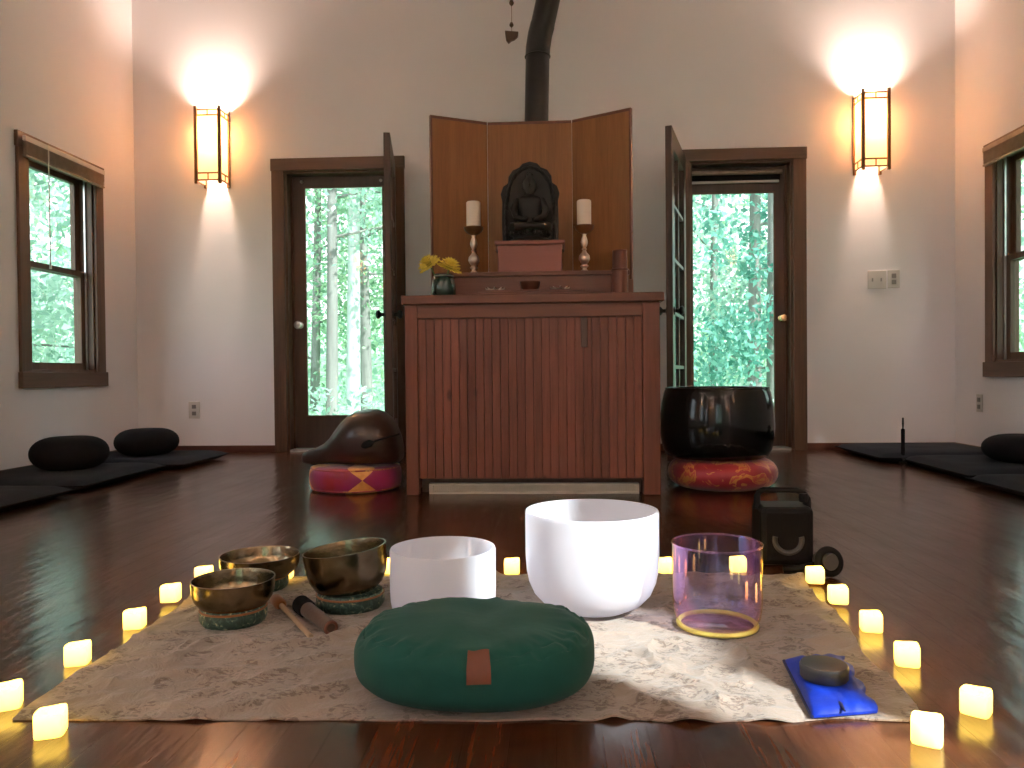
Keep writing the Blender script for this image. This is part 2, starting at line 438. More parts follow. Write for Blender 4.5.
# ------------------------------------------------------------------ room shell
D = 5.48
XL = PY(137.5, 373, D).x
XR = PY(955.5, 373, D).x
YB = -3.6
ZC = 3.95
T = .135
struct(obj('floor', BX(XL - T, XR + T, YB - T, D + T, -.12, 0), 'floor'))
struct(obj('ceiling', BX(XL - T, XR + T, YB - T, D + T, ZC, ZC + .12), 'ceiling'))
def wall(name, axis, pos, sgn, a0, a1, openings):
    """wall slab with rectangular openings (u0,u1,z0,z1); grows from pos by sgn*T"""
    us = sorted({a0, a1, *[o[0] for o in openings], *[o[1] for o in openings]})
    zs = sorted({0, ZC, *[o[2] for o in openings], *[o[3] for o in openings]})
    bm = nb()
    for i in range(len(us) - 1):
        for j in range(len(zs) - 1):
            uc, zc = (us[i] + us[i + 1]) / 2, (zs[j] + zs[j + 1]) / 2
            if any(o[0] < uc < o[1] and o[2] < zc < o[3] for o in openings): continue
            p0, p1 = sorted((pos, pos + sgn * T))
            if axis == 'y': box(bm, us[i], us[i + 1], p0, p1, zs[j], zs[j + 1])
            else: box(bm, p0, p1, us[i], us[i + 1], zs[j], zs[j + 1])
    bmesh.ops.remove_doubles(bm, verts=bm.verts[:], dist=1e-5)
    seen = {}
    for f in bm.faces:
        k = tuple(sorted(v.index for v in f.verts)) if False else tuple(sorted((round(v.co.x, 4), round(v.co.y, 4), round(v.co.z, 4)) for v in f.verts))
        seen.setdefault(k, []).append(f)
    bmesh.ops.delete(bm, geom=[f for fs in seen.values() if len(fs) > 1 for f in fs], context='FACES_ONLY')
    return struct(obj(name, bm, 'wall'))

# doorways of the back wall, read off the photo at the wall plane
d1 = dict(o0=PY(273.5, 373, D - .025).x, o1=PY(406, 373, D - .025).x, i0=PY(286.5, 373, D).x, i1=PY(393.5, 373, D).x, top=PY(340, 158, D).z, it=PY(340, 169.5, D).z)
d2 = dict(o0=PY(681.5, 373, D - .025).x, o1=PY(807.5, 373, D - .025).x, i0=PY(690, 373, D).x, i1=PY(794, 373, D).x, top=PY(745, 149, D).z, it=PY(745, 160, D).z)
wall('wall_back', 'y', D, 1, XL - T, XR + T, [(d['i0'], d['i1'], 0, d['it']) for d in (d1, d2)])
wl0, wl1 = PX(23, 373, XL + .024).y, PX(107, 373, XL + .024).y
wlz0, wlz1 = PX(60, 386.5, XL).z, PX(15, 128, XL + .024).z
wr1 = PX(984, 373, XR - .024).y; wr0 = wr1 - (wl1 - wl0)
wrz0, wrz1 = PX(984, 376, XR).z, PX(983, 146, XR - .024).z
CW = .085
LW = [(wl0, wl1, wlz0, wlz1), (.9, 1.9, .5, 2.2), (-1.3, -.3, .5, 2.2), (-3.1, -2.1, .5, 2.2)]
RW = [(wr0, wr1, wrz0, wrz1)]
# unseen high window, added and shaped to throw the band of sun across the blanket
SDX, SDY, SUN_EL = .742, .670, math.radians(38)
def back(p, x): return p.y - (x - p.x) * SDY / SDX
HW = (back(G(680, 704), XR) - T * SDY / SDX, back(G(760, 640), XR), 2.15, 3.42)
inn = lambda w: (w[0] + CW, w[1] - CW, w[2] + CW, w[3] - CW)
wall('wall_left', 'x', XL, -1, YB, D, [inn(w) for w in LW])
wall('wall_right', 'x', XR, 1, YB, D, [inn(w) for w in RW] + [HW])
REAR = [(-.9, .7)]
wall('wall_rear', 'y', YB, -1, XL - T, XR + T, [(a, b, .35, 2.6) for a, b in REAR])

def bbx(name, x0, x1):
    struct(obj(name, BX(x0, x1, D - .016, D, 0, .05), 'base', bevel=.003))
bbx('baseboard_back_left', XL, d1['o0']); bbx('baseboard_back', d1['o1'], d2['o0']); bbx('baseboard_back_right', d2['o1'], XR)
struct(obj('baseboard_left', BX(XL, XL + .016, YB, D - .016, 0, .05), 'trimy', bevel=.003))
struct(obj('baseboard_right', BX(XR - .016, XR, YB, D - .016, 0, .05), 'trimy', bevel=.003))

def doorway(name, d, gl, gr, gt, gb, knob, knobmat):
    r = sroot(name, ((d['o0'] + d['o1']) / 2, D, 0))
    bm = nb()
    box(bm, d['o0'], d['i0'] + .006, D - .022, D, 0, d['it']); box(bm, d['i1'] - .006, d['o1'], D - .022, D, 0, d['it'])
    obj('casing', bm, 'trim', r, bevel=.004)
    obj('head_casing', BX(d['o0'] - .004, d['o1'] + .004, D - .028, D, d['it'] - .006, d['top']), 'trimh', r, bevel=.004)
    bm = nb(); j = .022
    box(bm, d['i0'], d['i0'] + j, D, D + T, 0, d['it']); box(bm, d['i1'] - j, d['i1'], D, D + T, 0, d['it'])
    box(bm, d['i0'] + j, d['i1'] - j, D, D + T, d['it'] - j, d['it'])
    box(bm, d['i0'] + j, d['i0'] + j + .014, D + .075, D + .09, 0, d['it'] - j); box(bm, d['i1'] - j - .014, d['i1'] - j, D + .075, D + .09, 0, d['it'] - j)
    obj('jamb', bm, 'trim', r, bevel=.002)
    obj('threshold', BX(d['i0'] + j, d['i1'] - j, D - .01, D + T, 0, .018), 'steel', r, bevel=.003)
    ys = D + .092; ye = ys + .04
    x0, x1 = d['i0'] + j + .001, d['i1'] - j - .001
    zt = d['it'] - j - .002
    X0, X1 = PY(gl, 300, ys).x, PY(gr, 300, ys).x
    Z1, Z0 = PY(gl, gt, ys).z, PY(gl, gb, ys).z
    bm = nb()
    box(bm, x0, X0, ys, ye, .02, zt); box(bm, X1, x1, ys, ye, .02, zt)
    box(bm, X0, X1, ys, ye, .02, Z0); box(bm, X0, X1, ys, ye, Z1, zt)
    fr = obj('door_frame', bm, 'door', r)
    bm = nb(); s = .012
    for a in ((X0, X0 + s, Z0, Z1), (X1 - s, X1, Z0, Z1), (X0 + s, X1 - s, Z0, Z0 + s), (X0 + s, X1 - s, Z1 - s, Z1)):
        box(bm, a[0], a[1], ys - .005, ys + .012, a[2], a[3])
    obj('glass_bead', bm, 'trim', r)
    obj('glass_pane', BX(X0, X1, ys + .018, ys + .022, Z0, Z1), 'glass', r)
    k = PY(knob[0], knob[1], ys - .05)
    mt = Matrix.Rotation(PI / 2, 4, 'X')
    bm = nb(); lathe(bm, [(.026, 0), (.026, .006), (.012, .01), (.012, .03), (.027, .04), (.030, .052), (.024, .064), (0, .068)], (k.x, ys, k.z), 24, mat=mt)
    obj('door_knob', bm, knobmat, r, smooth=True)
    return r, X0, X1, Z0, Z1, ys, zt
r1, *q1 = doorway('door_1', d1, 305, 385, 187, 417, (298, 325), 'steel')
for sx in (q1[0] - .012, q1[1] - .02):
    bm = nb(); lathe(bm, [(.011, 0), (.011, .012), (0, .018)], (sx, q1[4], q1[3] + .035), 14, mat=Matrix.Rotation(PI / 2, 4, 'X'))
    obj('shade_clip', bm, 'plate', r1, smooth=True)
r2, *q2 = doorway('door_2', d2, 691.5, 775.5, 193, 414.5, (783.5, 318), 'brass')
# raised roller shade above the right glass door
sh = thing('roller_shade', 'raised roller shade in a pale headrail over the right-hand glass door', 'shade', ((q2[0] + q2[1]) / 2, q2[4] - .02, q2[3]))
zA, zB, zC2 = PY(700, 175, q2[4]).z, PY(700, 183, q2[4]).z, PY(700, 193, q2[4]).z
bm = nb(); tube(bm, [(q2[0] - .035, q2[4] - .028, zA + .004), (q2[1] + .04, q2[4] - .028, zA + .004)], .016, 16); obj('headrail', bm, 'blind', sh, smooth=True)
obj('shade_fabric', BX(q2[0] - .02, q2[1] + .03, q2[4] - .022, q2[4] - .018, zB + .004, zA), 'blackcloth', sh)
obj('bottom_bar', BX(q2[0] - .03, q2[1] + .02, q2[4] - .03, q2[4] - .014, zB - .012, zB + .004), 'plate', sh, bevel=.002)

def open_leaf(name, hx, hy, fx, fy, label_side):
    v = Vector((fx - hx, fy - hy, 0)); w = v.length; a = math.atan2(v.y, v.x)
    r = sroot(name, (hx, hy, 0)); r.rotation_euler = (0, 0, a)
    Mw = wmat(r)
    zt = 2.045; th = .02; s = .105
    bm = nb()
    box(bm, 0, s, -th, th, .012, zt); box(bm, w - s, w, -th, th, .012, zt)
    box(bm, s, w - s, -th, th, .012, .25); box(bm, s, w - s, -th, th, zt - .12, zt)
    obj('door_leaf', bm, 'door', r, local=True, bevel=.003)
    bm = nb()
    for k in range(1, 5):
        z = .25 + (zt - .37) * k / 5
        box(bm, s, w - s, -.014, .014, z - .011, z + .011)
    box(bm, w / 2 - .011, w / 2 + .011, -.0135, .0135, .25, zt - .12)
    obj('muntin', bm, 'door', r, local=True)
    obj('glass_pane', BX(s, w - s, -.003, .003, .25, zt - .12), 'glass', r, local=True)
    for sg in (-1, 1):
        bm = nb(); lathe(bm, [(.025, 0), (.025, .006), (.011, .01), (.011, .028), (.026, .04), (.028, .05), (.02, .06), (0, .063)], (w - .055, sg * th, .93), 20, mat=Matrix.Rotation(-sg * PI / 2, 4, 'X'))
        obj('door_knob', bm, 'iron', r, local=True, smooth=True)
    for z in (.25, 1.05, 1.85):
        bm = nb(); lathe(bm, [(.008, -.045), (.008, .045)], (-.006, 0, z), 12)
        obj('hinge', bm, 'iron', r, local=True, smooth=True)
    return r
hL, fL = PY(394, 300, D - .05), PY(388.5, 300, D - .05 - .72)
hR, fR = PY(683.5, 300, D - .05), PY(669.5, 300, D - .05 - .71)
open_leaf('door_3', hL.x, hL.y, fL.x, fL.y, 'l'); open_leaf('door_4', hR.x, hR.y, fR.x, fR.y, 'r')

# windows of the side walls --------------------------------------------------
def window(name, w, X, sg, blind_label=None):
    """sg: -1 left wall (outside is -x), +1 right wall"""
    y0, y1, z0, z1 = w
    def b(bm, a0, a1, ya, yb, za, zb):      # a = depth outwards from wall face
        x0, x1 = sorted((X + sg * a0, X + sg * a1)); return box(bm, x0, x1, ya, yb, za, zb)
    r = sroot(name, (X, (y0 + y1) / 2, z0))
    bm = nb(); b(bm, -.02, 0, y0, y0 + CW + .004, z0 + .0, z1); b(bm, -.02, 0, y1 - CW - .004, y1, z0, z1)
    obj('casing', bm, 'trim', r, bevel=.003)
    bm = nb(); b(bm, -.024, 0, y0 - .008, y1 + .008, z1 - CW - .004, z1); b(bm, -.03, 0, y0 - .008, y1 + .008, z0 - .005, z0 + CW + .004)
    obj('head_casing', bm, 'trimy', r, bevel=.003)
    Y0, Y1, Z0, Z1 = y0 + CW, y1 - CW, z0 + CW, z1 - CW
    bm = nb(); j = .018
    b(bm, 0, T, Y0, Y0 + j, Z0, Z1); b(bm, 0, T, Y1 - j, Y1, Z0, Z1); b(bm, 0, T, Y0 + j, Y1 - j, Z1 - j, Z1); b(bm, 0, T, Y0 + j, Y1 - j, Z0, Z0 + j)
    obj('jamb', bm, 'trim', r, bevel=.002)
    bm = nb(); b(bm, .040, .050, Y0 + j, Y0 + j + .012, Z0 + j, Z1 - j); b(bm, .040, .050, Y1 - j - .012, Y1 - j, Z0 + j, Z1 - j)
    obj('track', bm, 'steel', r)
    zm = (Z0 + Z1) / 2
    for nm, a0, za, zb in (('upper_sash', .088, zm - .02, Z1 - j), ('lower_sash', .054, Z0 + j, zm + .02)):
        s = .045; bm = nb(); ya, yb = Y0 + j + .001, Y1 - j - .001
        b(bm, a0, a0 + .032, ya, ya + s, za, zb); b(bm, a0, a0 + .032, yb - s, yb, za, zb)
        b(bm, a0, a0 + .032, ya + s, yb - s, za, za + s); b(bm, a0, a0 + .032, ya + s, yb - s, zb - s * .8, zb)
        q = obj(nm, bm, 'trim', r, bevel=.002)
        bm = nb(); b(bm, a0 + .014, a0 + .018, ya + s, yb - s, za + s, zb - s * .8)
        obj('glass_pane', bm, 'glass', q)
    if blind_label:
        t = thing('window_blind', blind_label, 'blind', (X, (y0 + y1) / 2, z1 - .14))
        bm = nb(); b(bm, -.045, -.024, y0 + .03, y1 - .02, z1 - .052, z1 - .022); obj('headrail', bm, 'plate' if sg < 0 else 'blind', t, bevel=.003)
        bm = nb()
        for k in range(12):
            z = z1 - .055 - k * .0062
            b(bm, -.048 + (k % 2) * .001, -.024, y0 + .03, y1 - .03, z - .002, z)
        obj('slat_stack', bm, 'blind', t)
        bm = nb(); b(bm, -.048, -.024, y0 + .028, y1 - .028, z1 - .142, z1 - .130); obj('bottom_rail', bm, 'blind', t, bevel=.002)
        yc = PX(41, 300, XL).y if sg < 0 else y0 + .1
        bm = nb(); tube(bm, [(X - sg * .062, yc, z1 - .03), (X - sg * .062, yc, z1 - .3), (X - sg * .062, yc, (z0 + z1) / 2 + .02)], .0035, 8)
        tube(bm, [(X - sg * .062, yc, (z0 + z1) / 2 + .02), (X - sg * .062, yc, (z0 + z1) / 2 - .03)], [.0035, .008], 8)
        obj('pull_cord', bm, 'cord', t, smooth=True)
    return r
window('window_1', LW[0], XL, -1, 'raised slatted blind with a pale hanging cord on the left-hand window')
window('window_2', RW[0], XR, 1, 'raised slatted blind across the top of the right-hand window')
for i, w in enumerate(LW[1:]): window('window_%d' % (3 + i), w, XL, -1)  # unseen side windows added to let in daylight fill
r_ = sroot('window_6', (XR, (HW[0] + HW[1]) / 2, HW[2]))  # added for the sun band, never in view
bm = nb(); c_ = .08
box(bm, XR - .02, XR, HW[0] - c_, HW[0], HW[2] - c_, HW[3] + c_); box(bm, XR - .02, XR, HW[1], HW[1] + c_, HW[2] - c_, HW[3] + c_)
box(bm, XR - .02, XR, HW[0], HW[1], HW[2] - c_, HW[2]); box(bm, XR - .02, XR, HW[0], HW[1], HW[3], HW[3] + c_)
obj('casing', bm, 'trim', r_)
obj('glass_pane', BX(XR + .098, XR + .104, HW[0], HW[1], HW[2], HW[3]), 'glass', r_)
for i, (a_, b_) in enumerate(REAR):            # unseen rear window, added to bring in daylight from behind the viewer
    r_ = sroot('window_%d' % (7 + i), ((a_ + b_) / 2, YB, .35))
    bm = nb(); c_ = .08
    box(bm, a_ - c_, a_, YB, YB + .02, .35 - c_, 2.6 + c_); box(bm, b_, b_ + c_, YB, YB + .02, .35 - c_, 2.6 + c_)
    box(bm, a_, b_, YB, YB + .02, .35 - c_, .35); box(bm, a_, b_, YB, YB + .02, 2.6, 2.6 + c_)
    box(bm, (a_ + b_) / 2 - .025, (a_ + b_) / 2 + .025, YB - .12, YB - .08, .35, 2.6)
    obj('casing', bm, 'trim', r_)
    obj('glass_pane', BX(a_, b_, YB - .104, YB - .098, .35, 2.6), 'glass', r_)

# ------------------------------------------------------------------ wall sconces
SW, SH, SD = .185, .52, .155
def make_sconce(label):
    t = thing('wall_sconce', label, 'lamp', (0, 0, 0), 0, 'lit wall sconces')
    p = .016
    bm = nb()
    for sx in (-1, 1):
        for y in (0, -SD):
            cx = sx * (SW / 2 - p / 2); box(bm, cx - p * .62, cx + p * .62, y - p * .62 + (-.007 if y == 0 else 0), y + p * .62 - (.007 if y == 0 else 0), -.012, SH + .012)
    for z in (.012, .062, SH - .052, SH - .012):
        box(bm, -SW / 2, SW / 2, -SD - .004, -SD + .004, z - .005, z + .005)
        for sx in (-1, 1): box(bm, sx * SW / 2 - .006 * (sx > 0) - .0, sx * SW / 2 + .006 * (sx < 0), -SD, -.002, z - .005, z + .005)
    for za, zb in ((.012, .062), (SH - .052, SH - .012)):
        box(bm, -.004, .004, -SD - .003, -SD + .003, za, zb)
        for sx in (-1, 1): box(bm, sx * SW / 2 - .005 * (sx > 0), sx * SW / 2 + .005 * (sx < 0), -SD / 2 - .004, -SD / 2 + .004, za, zb)
    obj('frame', bm, 'darkmetal', t, local=True)
    obj('shade_panel', BX(-SW / 2 + .009, SW / 2 - .009, -SD + .007, -SD + .009, .012, SH - .012), 'paper', t, local=True)
    obj('shade_panel', BX(-SW / 2 + .008, -SW / 2 + .010, -SD + .012, -.004, .012, SH - .012), 'paper', t, local=True)
    obj('shade_panel', BX(SW / 2 - .010, SW / 2 - .008, -SD + .012, -.004, .012, SH - .012), 'paper', t, local=True)
    obj('backplate', BX(-.045, .045, -.012, -.001, .12, .30), 'darkmetal', t, local=True, bevel=.003)
    bm = nb(); tube(bm, [(0, -.012, .16), (0, -.07, .16), (0, -.075, .18)], .007, 10); obj('bulb_arm', bm, 'darkmetal', t, local=True, smooth=True)
    bm = nb(); lathe(bm, [(0, .18), (.014, .185), (.016, .21), (.03, .25), (.026, .28), (0, .295)], (0, -.078, 0), 16); obj('bulb', bm, 'bulb', t, local=True, smooth=True)
    l = bpy.data.lights.new('bulb_light', 'POINT'); l.energy = 46; l.color = (1, .78, .63); l.shadow_soft_size = .07
    lo = bpy.data.objects.new('bulb_light', l); C.objects.link(lo); lo.parent = t; lo.location = (0, -.082, .375)
    return t
sL = PY(232, 188, D); sL2 = PY(213, 107, D)
s1 = make_sconce('lit bronze and paper wall sconce left of the left-hand doorway')
cl = PY(221, 182, D - SD)      # front right lower corner
s1.location = (cl.x - SW / 2, D, cl.z + .005)
s2 = copy_tree(s1); s2['label'] = 'lit bronze and paper wall sconce above the light switches, right of the doors'
cr = PY(862, 168, D - SD)      # front left lower corner
s2.location = (cr.x + SW / 2, D, cr.z)
s3 = copy_tree(s1); s3['label'] = 'lit bronze and paper sconce mirrored in the glass of the right-hand door'
s3.location = (XR, -.55, cr.z); s3.rotation_euler = (0, 0, -PI / 2)
s4 = copy_tree(s1); s4.location = (XL, -.55, cr.z); s4.rotation_euler = (0, 0, PI / 2)
for x_, lb in ((-1.9, 'added fill sconce on the unseen rear wall, left of the rear window'), (1.9, 'added fill sconce on the unseen rear wall, right of the rear window')):  # unseen sconces added to light the fronts facing the camera
    q_ = copy_tree(s1); q_['label'] = lb; q_.location = (x_, YB, cr.z); q_.rotation_euler = (0, 0, PI)
for q_ in list(bpy.data.objects):                    # rear-half fittings, most of them added, brightened to fill the room
    if q_.type == 'LIGHT' and q_.parent not in (s1, s2):
        q_.data = q_.data.copy(); q_.data.energy = 175
s4['label'] = 'added bronze and paper sconce, unseen on the left wall behind the viewer'  # added outside the frame for extra room light
s4.location = (XL, -.55, cr.z); s4.rotation_euler = (0, 0, PI / 2)

# ------------------------------------------------------------------ switches and outlets
def plate(name, label, cat, px0, px1, py0, py1, parts, wallx=None):
    if wallx is None:
        a, b_ = PY(px0, py1, D), PY(px1, py0, D)
        t = thing(name, label, cat, ((a.x + b_.x) / 2, D, a.z)); w, h = b_.x - a.x, b_.z - a.z
    else:
        a = PX(px0, py1, wallx); h = .115; w = .07
        t = thing(name, label, cat, (wallx, a.y, a.z), -PI / 2)
    obj('cover_plate', BX(-w / 2, w / 2, -.006, 0, 0, h), 'plate', t, local=True, bevel=.003)
    for (kind, u, v, ww, hh, mt) in parts:
        obj(kind, BX(u * w - ww / 2, u * w + ww / 2, -.011, -.0045, v * h - hh / 2, v * h + hh / 2), mt, t, local=True, bevel=.0015)
    return t
plate('light_switch', 'double light switch plate on back wall under the right sconce', 'light switch', 867.5, 886, 270.5, 289, [('toggle', -.25, .5, .010, .024, 'slot'), ('toggle', .22, .5, .010, .024, 'slot')])
plate('wall_control', 'narrow wall control plate right of the double light switch', 'wall control', 887.5, 899.5, 270, 288, [('rocker', 0, .68, .03, .03, 'slot'), ('rocker', 0, .32, .03, .03, 'slot')])
plate('power_outlet', 'pale duplex power outlet low on the back wall left of the doors', 'outlet', 189, 200, 401.5, 418.5, [('socket', 0, .7, .03, .028, 'slot'), ('socket', 0, .3, .03, .028, 'slot')])
plate('power_outlet', 'power outlet low on the right side wall below the window', 'outlet', 980, 984, 396, 412, [('socket', 0, .7, .03, .028, 'slot'), ('socket', 0, .3, .03, .028, 'slot')], XR)

# ------------------------------------------------------------------ altar cabinet
AY = 3.5
ax0, ax1 = PY(405.5, 400, AY).x, PY(660.5, 400, AY).x
AZ = PY(533, 294, AY).z
AB = AY + .95
alt = thing('altar_cabinet', 'reddish cedar altar cabinet with a beadboard front, centre of the back wall', 'cabinet', ((ax0 + ax1) / 2, AY + .45, 0))
zs1, zs2 = PY(533, 303, AY).z, PY(533, 317, AY).z
obj('top', BX(ax0 - .012, ax1 + .018, AY - .02, AB, zs1, AZ), 'altarh', alt, bevel=.004)
xs0, xs1 = PY(418, 400, AY).x, PY(643, 400, AY).x
zg = PY(533, 479, AY).z
for a_, b_ in ((ax0, xs0), (xs1, ax1)): obj('corner_post', BX(a_, b_, AY, AY + .05, 0, zs1), 'altar', alt, bevel=.004)
obj('frieze_rail', BX(xs0, xs1, AY + .003, AY + .05, zs2, zs1), 'altarh', alt, bevel=.002)
bm = nb(); nbd = 27; w = (xs1 - xs0) / nbd
for i in range(nbd):
    x = xs0 + i * w
    box(bm, x + .0008, x + w - .0008, AY + .016, AY + .035, zg, zs2)
box(bm, xs0, xs1, AY + .03, AY + .04, zg, zs2)
obj('beadboard_panel', bm, 'beadboard', alt, bevel=.0012)
obj('side_panel', BX(ax0 + .004, ax0 + .03, AY + .05, AB - .01, 0, zs1), 'altar', alt)
obj('side_panel', BX(ax1 - .03, ax1 - .004, AY + .05, AB - .01, 0, zs1), 'altar', alt)
obj('back_panel', BX(ax0 + .03, ax1 - .03, AB - .03, AB - .01, 0, zs1), 'altar', alt)
obj('toe_board', BX(xs0, xs1, AY + .09, AY + .1, 0, zg + .02), 'door', alt)
# latch blemish: small dark catch near the top of the panel
hx = PY(584, 330, AY)
obj('pull_tab', BX(hx.x - .014, hx.x + .016, AY + .008, AY + .017, PY(584, 347, AY).z, zs2 - .002), 'door', alt, bevel=.002)
# heater under it
h0, h1 = PY(429.5, 490, AY + .04).x, PY(639, 490, AY + .04).x
hz1, hz0 = PY(533, 484, AY + .02).z, .012
ht = thing('baseboard_heater', 'long off-white vent strip in the gap under the altar cabinet', 'vent', ((h0 + h1) / 2, AY + .05, 0))
bm = nb(); box(bm, h0, h1, AY + .03, AY + .075, 0, hz0); box(bm, h0, h1, AY + .03, AY + .075, hz1 - .008, hz1); box(bm, h0, h0 + .02, AY + .028, AY + .075, hz0, hz1 - .008); box(bm, h1 - .02, h1, AY + .028, AY + .075, hz0, hz1 - .008)
obj('housing', bm, 'heater', ht, bevel=.002)
bm = nb(); n = 90
for i in range(n):
    x = h0 + .022 + (h1 - h0 - .044) * i / n
    box(bm, x, x + .0045, AY + .032, AY + .04, hz0, hz1 - .008)
box(bm, h0 + .02, h1 - .02, AY + .042, AY + .06, hz0, hz1 - .008)
obj('grille', bm, 'heater', ht)

# ------------------------------------------------------------------ things on the altar
RY = 3.78
rz1 = PY(533, 271.5, RY).z
rx0, rx1 = PY(438, 280, RY).x, PY(628.5, 280, RY).x
rs = thing('altar_shelf', 'long low reddish wooden shelf box lying on the altar top', 'shelf', ((rx0 + rx1) / 2, RY + .15, AZ))
obj('shelf_top', BX(rx0 - .01, rx1 + .006, RY - .01, RY + .3, rz1 - .022, rz1), 'altarh', rs, bevel=.003)
obj('front_board', BX(rx0, rx1, RY, RY + .02, AZ, rz1 - .022), 'altarh', rs)
obj('end_board', BX(rx0, rx0 + .02, RY + .02, RY + .29, AZ, rz1 - .022), 'altarh', rs)
obj('end_board', BX(rx1 - .02, rx1, RY + .02, RY + .29, AZ, rz1 - .022), 'altarh', rs)
# folding screen
SY = 4.36
m0, m1 = PY(487, 121.5, SY), PY(572, 121.5, SY)
e0, e1 = PY(429.5, 115, SY - .15), PY(631.5, 108.5, SY - .18)
zt = (m0.z + m1.z) / 2
fs = thing('folding_screen', 'three-panel golden wooden folding screen standing behind the statue', 'screen', ((m0.x + m1.x) / 2, SY, AZ))
def panel(p, q, L_=True, R_=True):
    v = Vector((q[0] - p[0], q[1] - p[1], 0)); w = v.length; a = math.atan2(v.y, v.x)
    t = Matrix.Translation((p[0], p[1], AZ)) @ Matrix.Rotation(a, 4, 'Z'); hgt = zt - AZ
    pn = obj('panel', box(nb(), .008 if L_ else .001, w - .008 if R_ else w - .001, -.008, .008, .0, hgt - .014, mat=t), 'screen', fs)
    bm = nb()
    if L_: box(bm, 0, .012, -.011, .011, 0, hgt, mat=t)
    if R_: box(bm, w - .012, w, -.011, .011, 0, hgt, mat=t)
    box(bm, .012 if L_ else .002, w - .012 if R_ else w - .002, -.011, .011, hgt - .016, hgt, mat=t)
    obj('edge_trim', bm, 'screentrim', pn, bevel=.002)
panel((e0.x, SY - .15), (m0.x - .002, SY), True, False); panel((m0.x + .001, SY + .004), (m1.x - .001, SY + .004), False, False); panel((m1.x + .002, SY), (e1.x, SY - .18), False, True)

# statue pedestal
PYy = 3.86
pa, pb = PY(498, 270, PYy), PY(562, 240, PYy)
pd = thing('statue_pedestal', 'pinkish wooden block pedestal carrying the dark carved statue', 'pedestal', ((pa.x + pb.x) / 2, PYy + .08, rz1))
obj('block', BX(pa.x, pb.x, PYy, PYy + .16, rz1, pb.z - .02), 'pink', pd, bevel=.002)
obj('ledge', BX(pa.x - .014, pb.x + .014, PYy - .014, PYy + .174, pb.z - .02, pb.z), 'pink', pd, bevel=.003)
obj('side_bracket', BX(pa.x - .011, pa.x - .001, PYy, PYy + .1, pb.z - .045, pb.z - .021), 'altarh', pd)
obj('side_bracket', BX(pb.x + .001, pb.x + .011, PYy, PYy + .1, pb.z - .045, pb.z - .021), 'altarh', pd)
# carved statue: arched lobed backing + seated figure on a lotus base
SYy = PYy + .08
sb = PY(530, 240.5, SYy - .05); st = PY(530, 163, SYy - .05)
k = (st.z - sb.z) / 70.5
cx = sb.x
st_t = thing('seated_statue', 'dark carved seated figure before a lobed arch, on the pink pedestal', 'statue', (cx, SYy, pb.z))
zb = pb.z
outl = [(-26, 0), (-26.5, 20), (-26, 40), (-27.5, 47), (-25, 54), (-20.5, 57), (-20, 63), (-16, 69), (-10, 71.5), (-7, 75), (0, 77)]
outl = outl + [(-x, z) for x, z in reversed(outl[:-1])]
bm = nb()
fr_ = [bm.verts.new((cx + x * k, SYy + .028, zb + z * k)) for x, z in outl]
bk_ = [bm.verts.new((cx + x * k, SYy + .055, zb + z * k)) for x, z in outl]
bm.faces.new(fr_); bm.faces.new(list(reversed(bk_)))
for i in range(len(outl)):
    j = (i + 1) % len(outl); bm.faces.new((fr_[i], bk_[i], bk_[j], fr_[j]))
mand = obj('carved_arch', bm, 'statue', st_t, bevel=.004)
bm = nb()                                           # flame/lobe relief along the edge
pl = [Vector((cx - 22 * k, SYy + .026, zb + 2 * k)), Vector((cx - 22.5 * k, SYy + .026, zb + 38 * k))] + [Vector((cx - math.cos(PI * i / 40) * 21 * k, SYy + .026, zb + (42 + math.sin(PI * i / 40) * 29) * k)) for i in range(41)] + [Vector((cx + 22.5 * k, SYy + .026, zb + 38 * k)), Vector((cx + 22 * k, SYy + .026, zb + 2 * k))]
pp = []
for a_, b_ in zip(pl, pl[1:]):
    m_ = max(1, int((b_ - a_).length / .004)); pp += [a_.lerp(b_, q / m_) for q in range(m_)]
tube(bm, pp, [.006 + .004 * abs(math.sin(q * .45)) for q in range(len(pp))], 8)
obj('lobe_relief', bm, 'statue', mand, smooth=True)
bm = nb()
lathe(bm, [(.001, 0), (.098, 0), (.105, .012), (.085, .024), (.092, .036), (.098, .05), (.09, .058), (.001, .06)], (cx, SYy - .01, zb), 28, sy=.6)
for i in range(18):
    a = 2 * PI * i / 18
    lathe(bm, [(0, -.012), (.014, -.004), (.011, .012), (0, .02)], (cx + .094 * math.cos(a), SYy - .01 + .055 * math.sin(a), zb + .044), 8)
obj('lotus_base', bm, 'statue', st_t, smooth=True)
bm = nb()
z0 = zb + .055; yy = SYy - .012
lathe(bm, [(.001, 0), (.085, .0), (.095, .02), (.082, .045), (.056, .06), (.05, .09), (.062, .135), (.066, .16), (.05, .178), (.022, .188), (.019, .2), (.03, .212), (.035, .235), (.031, .262), (.019, .275), (.016, .282), (.017, .295), (.001, .305)], (cx, yy, z0), 28, sy=.56)
for s in (-1, 1):
    tube(bm, [(cx + s * .058, yy, z0 + .165), (cx + s * .082, yy - .004, z0 + .11), (cx + s * .07, yy - .03, z0 + .07), (cx + s * .015, yy - .045, z0 + .055)], [.018, .019, .015, .011], 10)
    tube(bm, [(cx + s * .03, yy - .01, z0 + .025), (cx + s * .092, yy - .02, z0 + .02), (cx + s * .07, yy - .05, z0 + .018), (cx - s * .02, yy - .055, z0 + .024)], [.028, .026, .022, .012], 10)
    lathe(bm, [(0, -.018), (.006, -.012), (.006, .01), (0, .014)], (cx + s * .034, yy, z0 + .236), 8)
lathe(bm, [(0, -.008), (.006, -.004), (.004, .006), (0, .012)], (cx, yy - .021, z0 + .235), 8)
obj('seated_figure', bm, 'statue', st_t, smooth=True)

